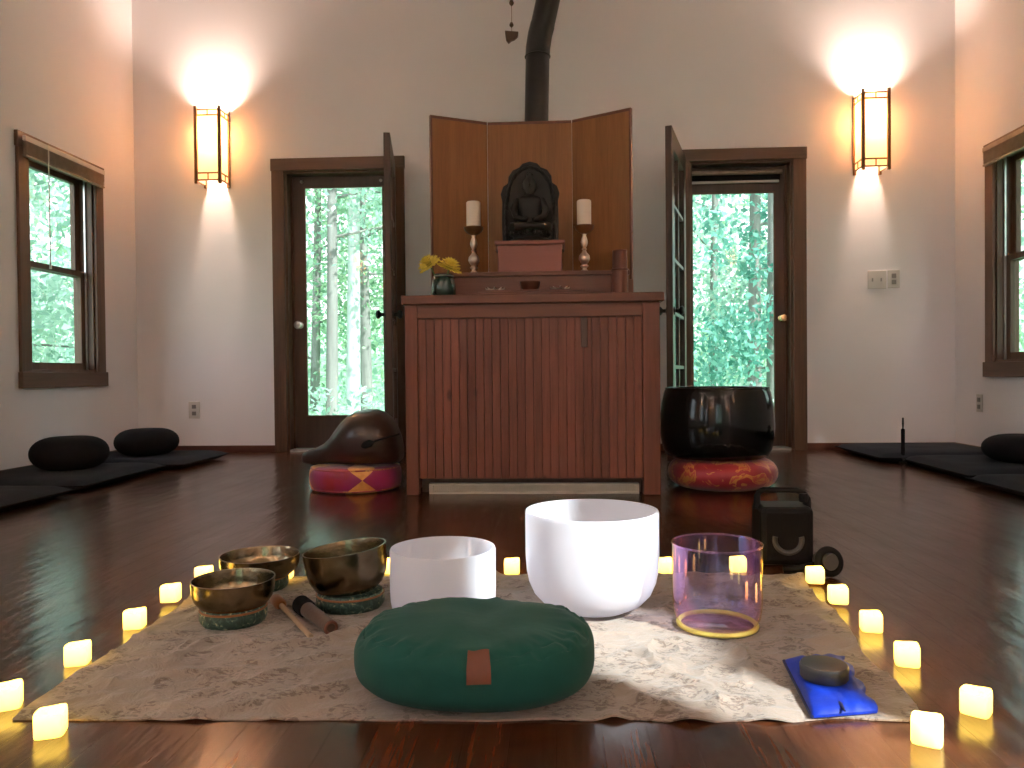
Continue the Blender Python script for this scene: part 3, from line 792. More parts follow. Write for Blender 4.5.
# candlesticks with pillar candles
CY = 3.92
def candlestick(px, pyc0, pyc1, lab1, lab2):
    b_ = PY(px, 271, CY)
    base = Vector((b_.x, CY, rz1))
    top = PY(px, pyc1, CY).z - rz1            # candle foot height
    ctop = PY(px, pyc0, CY).z - rz1
    s = top / .235
    t = thing('candlestick', lab1, 'candlestick', base, 0, 'silver candlesticks')
    P_ = [(.001, 0), (.038, 0), (.040, .006), (.030, .012), (.013, .022), (.011, .03), (.022, .040), (.012, .05), (.020, .058), (.029, .075), (.026, .092), (.012, .108), (.009, .118), (.014, .124), (.009, .130), (.015, .142), (.019, .158), (.015, .175), (.009, .190), (.012, .198), (.001, .2)]
    bm = nb(); lathe(bm, [(r, z * s) for r, z in P_], base, 28); obj('stem', bm, 'silver', t, smooth=True)
    bm = nb(); lathe(bm, [(.001, .198 * s), (.014, .199 * s), (.030, .207 * s), (.046, .222 * s), (.052, .238 * s), (.049, .238 * s), (.04, .2305 * s), (.001, .2300 * s)], base, 28); obj('drip_cup', bm, 'darkmetal', t, smooth=True)
    c = thing('pillar_candle', lab2, 'candle', base + Vector((0, 0, .231 * s)), 0, 'white pillar candles')
    hh = ctop - .231 * s
    bm = nb(); lathe(bm, [(.001, 0), (.034, 0), (.036, .003), (.036, hh - .005), (.033, hh), (.024, hh - .003), (.001, hh - .006)], c.location, 28); obj('wax', bm, 'wax', c, smooth=True)
    bm = nb(); tube(bm, [c.location + Vector((0, 0, hh - .006)), c.location + Vector((.001, 0, hh + .006))], .0014, 6); obj('wick', bm, 'slot', c)
candlestick(474, 202, 228, 'silver candlestick on the altar, left of the carved statue', 'unlit ivory pillar candle left of the carved statue')
candlestick(584.5, 200.5, 226.5, 'silver candlestick on the altar, right of the carved statue', 'unlit ivory pillar candle right of the carved statue')

# tray with dishes in front of the shelf
TY = 3.66
ta, tb = PY(478, 290, TY - .06), PY(583, 290, TY - .06)
bm = nb(); box(bm, ta.x, tb.x, TY - .07, TY + .07, AZ, AZ + .022)
t = thing('offering_tray', 'low dark wooden tray in front of the altar shelf', 'tray', ((ta.x + tb.x) / 2, TY, AZ))
obj('tray_board', bm, 'altarh', t, bevel=.003)
bm = nb()
for a in ((ta.x, tb.x, TY - .07, TY - .062), (ta.x, tb.x, TY + .062, TY + .07)): box(bm, *a, AZ + .022, AZ + .03)
obj('tray_lip', bm, 'altarh', t, bevel=.001)
c = PY(530, 282, TY); bs = Vector((c.x, TY, AZ + .022))
bm = nb(); lathe(bm, [(.001, 0), (.022, 0), (.025, .006), (.042, .02), (.05, .052), (.047, .052), (.038, .022), (.001, .012)], bs, 32)
tag(obj('offering_bowl', bm, 'copper', origin=bs, smooth=True), 'small copper brown bowl in the middle of the offering tray', 'bowl')
for px, lb in ((495, 'small clear glass lotus dish at the left of the tray'), (560, 'small clear glass lotus dish at the right of the tray')):
    c = PY(px, 285, TY); bs = Vector((c.x, TY, AZ + .022))
    t = thing('glass_dish', lb, 'dish', bs, 0, 'glass dishes on the altar tray')
    bm = nb(); lathe(bm, [(.001, 0), (.016, 0), (.018, .004), (.024, .012), (.028, .02), (.025, .02), (.018, .012), (.001, .006)], bs, 20); obj('cup', bm, 'silver', t, smooth=True)
    bm = nb()
    for i in range(8):
        a = 2 * PI * i / 8; ca, sa = math.cos(a), math.sin(a)
        tube(bm, [bs + Vector((.02 * ca, .02 * sa, .008)), bs + Vector((.036 * ca, .036 * sa, .014)), bs + Vector((.047 * ca, .047 * sa, .026))], [.004, .008, .0015], 6)
    obj('petal_rim', bm, 'silver', t, smooth=True)
# flower jar
VY = 3.58
vb = PY(444, 290, VY); bs = Vector((vb.x, VY, AZ)); vt = PY(444, 275, VY).z - AZ
vr = 12.3 * VY / F
t = thing('flower_jar', 'squat dark green glass jar holding yellow flowers, at the altar left end', 'vase', bs)
bm = nb(); lathe(bm, [(.001, 0), (vr * .8, 0), (vr * .98, .012), (vr, vt * .45), (vr * .93, vt * .75), (vr * .74, vt * .9), (vr * .78, vt), (vr * .7, vt), (vr * .66, vt * .9), (vr * .85, vt * .5), (.001, .01)], bs, 32)
obj('jar_body', bm, 'vase', t, smooth=True)
bm = nb(); torus(bm, bs + Vector((0, 0, vt * .93)), vr * .77, .004); obj('neck_band', bm, 'slot', t, smooth=True)
def flower(px, py, rad, nrm, label, n=3):
    c = PY(px, py, VY); nrm = Vector(nrm).normalized()
    root = bs + Vector((nrm.x * .02, nrm.y * .01, .03))
    t = thing('yellow_flower', label, 'flower', root, 0, 'yellow flowers in the green jar')
    q = nrm.to_track_quat('Z', 'Y').to_matrix()
    bm = nb()
    for L in range(6):
        cnt = 30 - L * 3; rr = rad * (1 - L * .09); el = .05 + L * .24
        for i in range(cnt):
            a = 2 * PI * (i + .5 * (L % 2)) / cnt + random.uniform(-.06, .06)
            d = Vector((math.cos(a) * math.cos(el), math.sin(a) * math.cos(el), math.sin(el)))
            s = Vector((-math.sin(a), math.cos(a), 0)); l = rr * random.uniform(.9, 1.08); wd = rad * .10
            o3 = Vector((0, 0, .004 * L))
            p = [d * .008 + o3, d * l * .5 + s * wd + o3, d * l + Vector((0, 0, -.003)) + o3, d * l * .5 - s * wd + o3]
            up = d.cross(s) * -.0025
            v0 = [bm.verts.new(c + q @ x) for x in p]; v1 = [bm.verts.new(c + q @ (x - up)) for x in p]
            bm.faces.new(v0); bm.faces.new(list(reversed(v1)))
            for a_ in range(4):
                b2 = (a_ + 1) % 4; bm.faces.new((v0[a_], v1[a_], v1[b2], v0[b2]))
    obj('petals', bm, 'petal', t)
    bm = nb(); lathe(bm, [(0, -.004), (rad * .26, 0), (rad * .22, .014), (0, .02)], (0, 0, 0), 14); bm.transform(Matrix.Translation(c) @ q.to_4x4()); obj('flower_centre', bm, 'petalg', t, smooth=True)
    bm = nb(); tube(bm, [c - nrm * .004, c - nrm * .03 + Vector((0, 0, -.012)), root], .003, 8); obj('stem', bm, 'stem', t, smooth=True)
flower(430, 265.5, .060, (-.55, -.45, .8), 'yellow chrysanthemum leaning left out of the green jar')
flower(449, 268.5, .064, (.45, -.25, 1), 'yellow chrysanthemum leaning right out of the green jar')
# wooden cup with incense box at the right end
c = PY(620, 291, 3.66); bs = Vector((c.x, 3.66, AZ)); ht_ = PY(620, 250.5, 3.66).z - AZ; rr = 8.2 * 3.66 / F
t = thing('wooden_canister', 'tall slim reddish wooden canister at the right end of the altar', 'canister', bs)
bm = nb(); lathe(bm, [(.001, 0), (rr, 0), (rr * .98, ht_ * .55), (rr * .9, ht_ * .6), (rr * .86, ht_), (rr * .7, ht_), (rr * .7, ht_ - .05), (.001, ht_ - .05)], bs, 28); obj('canister_body', bm, 'screentrim', t, smooth=True)
for z_, q_ in ((ht_ * .58, .97), (ht_ - .004, .8)): obj('ring_band', torus(nb(), bs + Vector((0, 0, z_)), rr * q_, .004), 'screentrim', t, smooth=True)
c = PY(628.5, 290, 3.72); 
tag(obj('incense_box', BX(c.x - .008, c.x + .022, 3.7, 3.755, AZ, AZ + .085), 'altar', origin=(c.x, 3.72, AZ), bevel=.003), 'small upright dark red box behind the wooden canister', 'box')

# ------------------------------------------------------------------ stove pipe and hanging ornament
SPY = 4.86
p0 = PY(536.5, 121, SPY); p1 = PY(537.5, 48, SPY); p2 = PY(548, 0, SPY - .02)
pr = 11.8 * SPY / F
sp_ = thing('stove_pipe', 'black stove pipe rising behind the folding screen and bending right', 'pipe', (p0.x, SPY, 0))
dirv = (p2 - p1).normalized()
bm = nb(); tube(bm, [(p0.x - .01, SPY, .03), (p0.x, SPY, p0.z), (p1.x, SPY, p1.z - .05)], pr, 28); obj('lower_pipe', bm, 'iron', sp_, smooth=True)
bm = nb(); tube(bm, [(p1.x, SPY, p1.z - .06), (p1.x + .003, SPY, p1.z), p1 + dirv * .07 + Vector((0, 0, .01)), p1 + dirv * .14], pr * 1.03, 28)
obj('elbow', bm, 'iron', sp_, smooth=True)
dz = (ZC - p1.z) / dirv.z
bm = nb(); tube(bm, [p1 + dirv * .12, p1 + dirv * dz], pr, 28); obj('upper_pipe', bm, 'iron', sp_, smooth=True)
bm = nb(); torus(bm, (p1.x, SPY, p1.z - .055), pr * 1.02, .006, mat=None); obj('seam_band', bm, 'iron', sp_, smooth=True)
obj('floor_flange', lathe(nb(), [(.001, 0), (pr + .05, 0), (pr + .045, .02), (pr + .005, .03), (.001, .03)], (p0.x - .01, SPY, 0), 32), 'iron', sp_, smooth=True)
OY = 4.2
o1 = PY(511.5, 3, OY); o2 = PY(511.5, 25, OY); o3 = PY(511.5, 37, OY); o4 = PY(511.5, 43, OY)
t = thing('hanging_ornament', 'small dark wooden bead ornament on a string left of the stove pipe', 'ornament', (o4.x, OY, o4.z))
bm = nb(); tube(bm, [(o1.x, OY, ZC), (o1.x, OY, o3.z)], .0016, 6); obj('string', bm, 'darkmetal', t)
for q, r_ in ((o1, .014), (o2, .012)):
    bm = nb(); lathe(bm, [(0, -r_ * 1.4), (r_ * .8, -r_ * .5), (r_, 0), (r_ * .6, r_), (0, r_ * 1.4)], (q.x, OY, q.z), 16); obj('bead', bm, 'suede', t, smooth=True)
bm = nb(); kk = OY / F
pf = [(-6.5, 6), (-3, 5.5), (2, 5), (7, 4.5), (6.5, 0), (3, -3), (0, -4), (-3, -6.5), (-5.5, -3), (-6, 1)]
a_ = [bm.verts.new((o3.x + x * kk, OY - .012, o3.z + z * kk)) for x, z in pf]; b2 = [bm.verts.new((o3.x + x * kk, OY + .012, o3.z + z * kk)) for x, z in pf]
bm.faces.new(a_); bm.faces.new(list(reversed(b2)))
for i in range(len(pf)):
    j = (i + 1) % len(pf); bm.faces.new((a_[i], b2[i], b2[j], a_[j]))
obj('carved_pendant', bm, 'suede', t, bevel=.004)

# ------------------------------------------------------------------ wooden fish drum and its cushion
def cushion_prof(r, h, n=14, p=2.6, flat=.62):
    out = [(.001, 0)]
    for i in range(n + 1):
        a = -PI / 2 + PI * i / n
        c_, s_ = abs(math.cos(a)) ** (2 / p), abs(math.sin(a)) ** (2 / p) * (1 if a > 0 else -1)
        out.append((r * (flat + (1 - flat) * c_), h / 2 + h / 2 * s_))
    out.append((.001, h)); return out
MY = 3.72
c0 = PY(356, 480, MY); cr_ = (401 - 310.5) / 2 * 3.78 / F
hz = .120
bs = Vector((c0.x, MY, 0))
t = thing('drum_cushion', 'round red cushion with gold diamonds under the wooden fish drum', 'cushion', bs)
bm = nb(); lathe(bm, cushion_prof(cr_, hz, 14, 3, .8), bs, 48); obj('cushion_body', bm, 'harlequin', t, smooth=True)
bm = nb(); torus(bm, bs + Vector((0, 0, hz * .9)), cr_ * .955, .004, 48, 8); torus(bm, bs + Vector((0, 0, hz * .1)), cr_ * .955, .004, 48, 8); obj('piping', bm, 'brocade', t, smooth=True)
# drum: loft of sections along x
mp = 3.74 / F
sec = [  # px, top y, bottom y, half depth (m)
 (303, 458, 465, .020), (304.5, 455.5, 467, .032), (310, 453, 468, .045), (318, 450, 468, .055), (325, 446, 467.5, .064), (331, 440, 467, .085), (337, 431, 467, .11), (343, 422.5, 467, .135),
 (350, 415.5, 467, .155), (358, 411, 467, .168), (367, 409, 467, .175), (376, 409, 467, .175), (384, 412, 467, .165), (390, 417, 467, .15), (395, 425, 467, .13), (398.5, 434, 466, .11), (401, 444, 464, .085), (402, 450, 458, .05)]
bm = nb(); rs_ = []
for px, ty, by, hd in sec:
    a_, b_ = PY(px, ty, MY), PY(px, by, MY)
    zc, hh = (a_.z + b_.z) / 2, (a_.z - b_.z) / 2
    ring = []
    for i in range(28):
        an = 2 * PI * i / 28
        cc, ss = math.cos(an), math.sin(an)
        e = .85 if ss > 0 else .55
        ring.append(Vector((a_.x, MY + hd * math.copysign(abs(cc) ** e, cc), zc + hh * math.copysign(abs(ss) ** (1 if ss > 0 else .6), ss))))
    rs_.append(ring)
lo = min(min(p.z for p in r_) for r_ in rs_)
hi_ = max(max(p.z for p in r_) for r_ in rs_)
for r_ in rs_:
    for p in r_: p.z = hz + .001 + (p.z - lo) * (hi_ - hz - .001) / (hi_ - lo)
rings(bm, rs_)
fd = thing('wooden_fish_drum', 'large brown wooden fish drum resting on the diamond cushion', 'drum', (c0.x, MY, hz))
body = obj('drum_body', bm, 'drum', fd, smooth=True)
# slit and eye, laid against the front of the body
def front_y(px, z):
    for i in range(len(sec) - 1):
        if sec[i][0] <= px <= sec[i + 1][0]:
            f_ = (px - sec[i][0]) / (sec[i + 1][0] - sec[i][0])
            ra, rb = rs_[i], rs_[i + 1]
            def yz(r_):
                zs_ = [p.z for p in r_]; zc = (max(zs_) + min(zs_)) / 2; hh = (max(zs_) - min(zs_)) / 2
                hd = max(p.y for p in r_) - MY
                s_ = max(-1, min(1, (z - zc) / hh)); s_ = abs(s_) if s_ > 0 else abs(s_) ** (1 / .6)
                return MY - hd * (max(0, 1 - s_ * s_) ** .5) ** (.85 if z > zc else .55)
            return yz(ra) * (1 - f_) + yz(rb) * f_
    return MY
pts = []; rad = []
for i in range(14):
    px = 362 + (399 - 362) * i / 13; py = 445 - 10 * math.sin(i / 13 * 1.5)
    z = PY(px, py, MY - .1).z; y = front_y(px, z)
    pts.append((PY(px, py, y).x, y, z)); rad.append(.017 if i < 4 else .0045)
rad[0] = .009
bm = nb(); tube(bm, pts, rad, 10); obj('sound_slit', bm, 'drumdark', fd, smooth=True)
# carved tail ridge under the handle
bm = nb(); a_ = PY(314, 470, MY - .03); torus(bm, (a_.x, MY - .03, hz - .004), .022, .008, 20, 8, mat=Matrix.Rotation(PI / 2, 4, 'X')); 
bm.transform(Matrix.Translation((0, 0, .03))); obj('carved_ring', bm, 'drum', fd, smooth=True)

# ------------------------------------------------------------------ big black bowl gong and its cushion
KY = 3.76
c1_ = PY(722, 478, KY); kc = Vector((c1_.x, KY, 0)); kr = (776 - 670) / 2 * 3.74 / F
kh = PY(720, 461, KY - .2).z
t = thing('gong_cushion', 'round red and gold brocade cushion under the black bowl gong', 'cushion', kc)
bm = nb(); lathe(bm, cushion_prof(kr, kh, 14, 2.2, .6), kc, 48, wob=lambda a, r, z: 1 + .008 * math.sin(a * 24)); obj('cushion_body', bm, 'brocade', t, smooth=True)
bm = nb(); torus(bm, kc + Vector((0, 0, kh * .82)), kr * .88, .004, 48, 8); obj('piping', bm, 'amber', t, smooth=True)
gb = kh; gt = PY(716, 388.5, KY - .24).z
gr = (772 - 661) / 2 * 3.74 / F; gx = PY(716.5, 430, KY).x
hh = gt - gb
t = thing('bowl_gong', 'large glossy black bowl gong standing on the red brocade cushion', 'gong', (gx, KY, gb))
prof = [(.001, 0), (gr * .80, 0), (gr * .88, hh * .03), (gr * .945, hh * .12), (gr * .985, hh * .28), (gr, hh * .45), (gr * .99, hh * .62), (gr * .965, hh * .78), (gr * .925, hh * .93), (gr * .90, hh * .985), (gr * .885, hh), (gr * .86, hh), (gr * .85, hh * .97), (gr * .93, hh * .7), (gr * .94, hh * .4), (gr * .85, hh * .1), (.001, hh * .06)]
bm = nb(); lathe(bm, prof, (gx, KY, gb), 64); obj('gong_shell', bm, 'black', t, smooth=True)
bm = nb(); torus(bm, (gx, KY, gt - .004), gr * .885, .006, 64, 8); obj('rim', bm, 'black', t, smooth=True)

# ------------------------------------------------------------------ meditation mats and cushions along the side walls
def zabuton(x0, x1, y0, y1, h, label, rot=0, mat='greycloth'):
    cx_, cy_ = (x0 + x1) / 2, (y0 + y1) / 2
    t = thing('meditation_mat', label, 'mat', (cx_, cy_, 0), rot, 'dark meditation mats along the side walls')
    bm = nb(); n = 22; w_, l_ = (x1 - x0) / 2, (y1 - y0) / 2
    top, bot = [], []
    for i in range(n + 1):
        for j in range(n + 1):
            u, v = -1 + 2 * i / n, -1 + 2 * j / n
            e = (1 - abs(u) ** 8) * (1 - abs(v) ** 8)
            zz = h / 2 + h / 2 * e ** .5 + .004 * noise.noise(Vector((u * 3 + x0 * 7, v * 3 + y0 * 5, 0))) * e
            pin = 1 - .03 * (1 - e)
            top.append(bm.verts.new((u * w_, v * l_, zz))); bot.append(bm.verts.new((u * w_, v * l_, h / 2 - (h / 2) * e ** .5)))
    for i in range(n):
        for j in range(n):
            a = i * (n + 1) + j; b_ = a + n + 1
            bm.faces.new((top[a], top[b_], top[b_ + 1], top[a + 1])); bm.faces.new((bot[a], bot[a + 1], bot[b_ + 1], bot[b_]))
    bmesh.ops.remove_doubles(bm, verts=bm.verts[:], dist=1e-5)
    obj('mat_body', bm, mat, t, local=True, smooth=True)
    bm = nb(); k = .998
    tube(bm, [(-w_ * k, -l_ * k, h / 2), (w_ * k, -l_ * k, h / 2), (w_ * k, l_ * k, h / 2), (-w_ * k, l_ * k, h / 2), (-w_ * k, -l_ * k, h / 2)], .004, 6)
    obj('piping', bm, 'blackcloth', t, local=True)
    return t
mh = .065
zabuton(XL + .03, PY(227, 456, 5.05).x, 4.43, 5.08, mh, 'dark flat meditation mat in the back left corner, farthest from viewer', .0)
zabuton(XL + .03, PY(166, 467, 4.38).x, 3.56, 4.38, mh, 'dark meditation mat under the left-hand window, second from the back', .02)
zabuton(XL + .03, PY(75, 492, 3.47).x, 2.68, 3.47, mh, 'dark meditation mat at the left edge of the picture, nearest on the left', .0)
xr = PY(835, 449, 5.4).x
zabuton(xr, XR - .03, 4.66, 5.40, mh, 'dark flat meditation mat in the back right corner of the room')
zabuton(xr + .1, XR - .03, 3.86, 4.62, mh, 'dark meditation mat along the right wall carrying the round cushion', -.02)
zabuton(xr + .04, XR - .03, 3.02, 3.80, mh, 'dark meditation mat at the right edge of the picture, nearest on the right')
def zafu(c, r, h, label, mat='blackcloth', sy=1.0):
    t = thing('round_cushion', label, 'cushion', c, 0, 'black round meditation cushions')
    bm = nb(); lathe(bm, cushion_prof(r, h, 16, 2.1, .38), (0, 0, 0), 60, wob=lambda a, rr, z: 1 + .012 * math.sin(a * 30) * min(1, max(0, 1 - abs(z / h - .5) * .6)), sy=sy)
    obj('cushion_body', bm, mat, t, local=True, smooth=True)
    for zz in (.86, .14):
        bm = nb(); torus(bm, (0, 0, h * zz), r * .80, .003, 48, 6); 
        for v in bm.verts: v.co.y *= sy
        obj('seam', bm, mat, t, local=True, smooth=True)
    return t
z1c = PY(70, 460, 4.03); z2c = PY(147, 445, 4.76)
zafu((z1c.x, 4.03, mh - .004), .192, .175, 'black round cushion under the left-hand window, the nearer of two')
zafu((z2c.x, 4.76, mh - .004), .19, .165, 'black round cushion in the back left corner, the farther of two')
zr = PY(986, 450, 4.2).x + .2
zafu((zr, 4.2, mh - .004), .2, .145, 'black round cushion at the right edge of the picture')

# slim black striker standing on the floor at right
sb_ = G(903, 463)
t = thing('incense_stand', 'slim black upright stick on the floor before the right-hand mats', 'stick', (sb_.x, sb_.y, 0))
kz = sb_.y / F
bm = nb(); lathe(bm, [(.001, 0), (.022, 0), (.022, .008), (.010, .014), (.001, .015)], (sb_.x, sb_.y, 0), 20); obj('foot', bm, 'iron', t, smooth=True)
bm = nb(); tube(bm, [(sb_.x, sb_.y, .012), (sb_.x, sb_.y, .20), (sb_.x, sb_.y, .205)], [.011, .011, .006], 14); obj('handle', bm, 'blackcloth', t, smooth=True)
bm = nb(); tube(bm, [(sb_.x, sb_.y, .2), (sb_.x, sb_.y, .235), (sb_.x, sb_.y, .27)], [.004, .006, .005], 10); obj('tip', bm, 'iron', t, smooth=True)
obj('metal_collar', torus(nb(), (sb_.x, sb_.y, .02), .011, .003), 'steel', t, smooth=True)

# ------------------------------------------------------------------ blanket
fl, frr = G(12, 721), G(925, 722)
bkl, bkr = G(222, 578), G(800, 577)
nx, ny = 190, 120
def blk_xy(u, v):
    e = (.2 + .8 * min(1, max(0, u * 3 - 1.5))) * (.006 * math.sin(u * 21 + 1) * (1 - v) ** 6 + .005 * math.sin(u * 57) * (1 - v) ** 8)
    a = fl.lerp(frr, u); b_ = bkl.lerp(bkr, u)
    p = a.lerp(b_, v)
    p.y += e
    p.x += .008 * math.sin(v * 14) * ((u > .5) * (u - .5) * 2) ** 4 - .006 * math.sin(v * 9) * ((1 - u)) ** 8
    return p
def blk_z(x, y, u, v):
    w1 = noise.noise(Vector((x * 3.2, y * 3.2, 1.3)))
    w2 = noise.noise(Vector((x * 9 + 5, y * 12, .3)))
    rd = 1 - abs(noise.noise(Vector((x * 4.5 - y * 2.5, y * 5 + x * 2, 4.1)))) * 4
    rd2 = 1 - abs(noise.noise(Vector((x * 9 - y * 6, y * 9 + x * 5, 9.1)))) * 5
    z = .004 + .0035 * max(0, w1) + .004 * max(0, w2) + .010 * max(0, rd) ** 2 + .006 * max(0, rd2) ** 2
    edge = min(1, v * 18)
    z = z * (.4 + .6 * edge) + .007 * (.5 + .5 * math.sin(u * 60 + 2 * math.sin(u * 9))) ** 2 * (1 - edge) * max(0, min(1, (u - .55) * 8))
    return max(.0025, z)
flats = []          # (x, y, r) places pressed flat by what stands there
def bz(x, y, u, v):
    z = blk_z(x, y, u, v)
    for fx_, fy_, fr2 in flats:
        d = math.hypot(x - fx_, y - fy_)
        if d < fr2 + .05: z = .0035 + (z - .0035) * max(0, min(1, (d - fr2) / .05))
    return z
BT = .0045

# ------------------------------------------------------------------ bowls on the blanket
def bowl_mesh(c, r, h, kind, n=64):
    if kind == 'big':       # crystal bowl with a rounded foot
        P = [(.001, .0), (r * .34, .0), (r * .56, r * .035), (r * .75, r * .13), (r * .88, r * .27), (r * .95, r * .43), (r * .985, r * .6), (r, r * .8), (r, h - .006), (r * .99, h), (r * .955, h), (r * .95, h - .006), (r * .94, r * .8), (r * .90, r * .45), (r * .7, r * .18), (r * .4, r * .08), (.001, r * .06)]
    else:
        P = [(.001, 0), (r * .70, 0), (r * .86, .008), (r * .95, .022), (r * .99, .045), (r, .07), (r, h - .005), (r * .985, h), (r * .955, h), (r * .945, h - .005), (r * .935, .06), (r * .85, .022), (r * .65, .01), (.001, .008)]
    return lathe(nb(), P, c, n)
cb = PY(592, 560, 1.80); big = Vector((cb.x, 1.80, BT)); bigr = 66.3 * 1.80 / F; bigh = PY(592, 509.5, 1.80).z - BT
flats.append((big.x, big.y, .09))
obj_ = obj('crystal_singing_bowl', bowl_mesh(big, bigr, bigh, 'big'), 'quartz', origin=big, smooth=True)
tag(obj_, 'largest frosted white crystal singing bowl, right of centre on the blanket', 'singing bowl')
lb_ = PY(443, 560, 1.72); lbp = Vector((lb_.x, 1.72, BT)); lr = 52.6 * 1.74 / F; lh = PY(443, 547, 1.72).z - BT
flats.append((lbp.x, lbp.y, lr))
tag(obj('crystal_singing_bowl', bowl_mesh(lbp, lr, lh, 'small'), 'quartz', origin=lbp, smooth=True), 'smaller frosted white crystal bowl directly behind the green cushion', 'singing bowl')
gp_ = PY(717, 600, 1.68); gbp = Vector((gp_.x, 1.68, BT)); grr = 44 * 1.66 / F; gh = PY(717, 543, 1.68).z - BT
flats.append((gbp.x, gbp.y, grr))
t = thing('glass_singing_bowl', 'clear pink iridescent glass singing bowl at the right of the blanket', 'singing bowl', gbp)
r = grr; h = gh
P = [(.001, .0), (r * .72, 0), (r * .86, .008), (r * .955, .024), (r * .99, .045), (r, .07), (r, h)]
bm = nb()
rs__ = []
for rr_, zz in P[1:]:
    rs__.append([Vector((gbp.x + rr_ * math.cos(2 * PI * i / 64), gbp.y + rr_ * math.sin(2 * PI * i / 64), gbp.z + zz)) for i in range(64)])
rings(bm, rs__, True, False)
obj('bowl_wall', bm, 'irid', t, smooth=True)
obj('rim', torus(nb(), gbp + Vector((0, 0, h)), r, .0022, 64, 8), 'irid', t, smooth=True)
M['rubber'] = basic('yellow_rubber', (.75, .62, .14), .35, bmp=0)
obj('base_ring', torus(nb(), gbp + Vector((0, 0, .006)), r * .86, .0055, 64, 8), 'rubber', t, smooth=True)

def metal_bowl(px, cy, rpx, py_rim, ringpx, tilt, label, label2):
    c = PY(px, 560, cy); base = Vector((c.x, cy, BT)); flats.append((c.x, cy, .085))
    r = rpx * cy / F
    zr_ = PY(px, py_rim, cy).z
    rr = ringpx * cy / F; rt = .027
    t = thing('ring_cushion', label2, 'cushion', base, 0, 'green ring cushions under the metal bowls')
    bm = nb()
    lathe(bm, [(rr * .45, .004), (rr * .6, 0), (rr * .93, 0), (rr, .010), (rr * 1.0, .026), (rr * .95, .037), (rr * .8, .042), (rr * .66, .040), (rr * .45, .030)], base, 40, cap=False, wob=lambda a, q, z: 1 + .015 * math.sin(a * 16))
    L = None
    obj('ring_body', bm, 'ring', t, smooth=True)
    obj('gold_piping', torus(nb(), base + Vector((0, 0, .031)), rr * .985, .0025, 40, 6), 'amber', t, smooth=True)
    z0 = .026; h = zr_ - BT - z0
    b0 = base + Vector((0, 0, z0))
    P = [(.001, 0), (r * .42, .001), (r * .62, h * .05), (r * .80, h * .18), (r * .92, h * .38), (r * .975, h * .6), (r * .985, h * .82), (r * .99, h * .94), (r, h), (r * .965, h), (r * .935, h * .9), (r * .94, h * .6), (r * .88, h * .38), (r * .75, h * .18), (r * .4, .006), (.001, .005)]
    mt = Matrix.Rotation(tilt[0], 4, 'X') @ Matrix.Rotation(tilt[1], 4, 'Y')
    bm = nb(); lathe(bm, P, b0 + Vector((0, 0, .004 if tilt != (0, 0) else .0)), 56, mat=mt)
    o = obj('metal_singing_bowl', bm, 'bronze', origin=b0, smooth=True)
    tag(o, label, 'singing bowl', 'bronze singing bowls'); return base
m1b = metal_bowl(233, 1.69, 41.5, 578, 33, (0, 0), 'hammered bronze singing bowl nearest the front left candles', 'green ring cushion under the front left bronze bowl')
m2b = metal_bowl(260, 1.96, 40, 554, 28, (0, .0), 'bronze singing bowl standing behind the front left bronze bowl', 'green ring cushion under the rear left bronze bowl')
m3b = metal_bowl(350, 1.81, 42, 549, 34, (.0, -.12), 'tilted bronze singing bowl next to the smaller white crystal bowl', 'green ring cushion under the tilted bronze bowl')

# mallets
def lay(px, py, z): return G(px, py, z)
a_, b_ = G(281, 605, .012), G(311, 637, .010)
t = thing('bowl_mallet', 'thin pale stick mallet with an amber felt head, lying between the bronze bowls', 'mallet', ((a_ + b_) / 2 * 1 - Vector((0, 0, .0))))
bm = nb(); tube(bm, [a_, b_], [.006, .0055], 12); obj('handle', bm, 'stick', t, smooth=True)
dv = (a_ - b_).normalized()
bm = nb(); tube(bm, [a_ - dv * .005, a_ + dv * .002, a_ + dv * .05, a_ + dv * .058], [.010, .014, .014, .008], 16); obj('felt_head', bm, 'amber', t, smooth=True)
a_, b_ = G(303, 606, .024), G(331, 628, .018)
t = thing('suede_mallet', 'thick brown suede wrapped mallet beside the thin pale stick mallet', 'mallet', (a_ + b_) / 2)
dv = (a_ - b_).normalized()
bm = nb(); tube(bm, [b_, b_ - dv * -.002, a_], [.012, .016, .017], 20); obj('handle', bm, 'suede', t, smooth=True)
bm = nb(); tube(bm, [a_ + dv * -.03, a_ - dv * .028, a_ + dv * .014, a_ + dv * .018], [.016, .021, .021, .015], 20); obj('suede_head', bm, 'blackcloth', t, smooth=True)
bm = nb(); torus(bm, b_ , .0125, .0035, 20, 8, mat=dv.to_track_quat('Z', 'Y').to_matrix().to_4x4()); obj('end_ring', bm, 'leather', t, smooth=True)

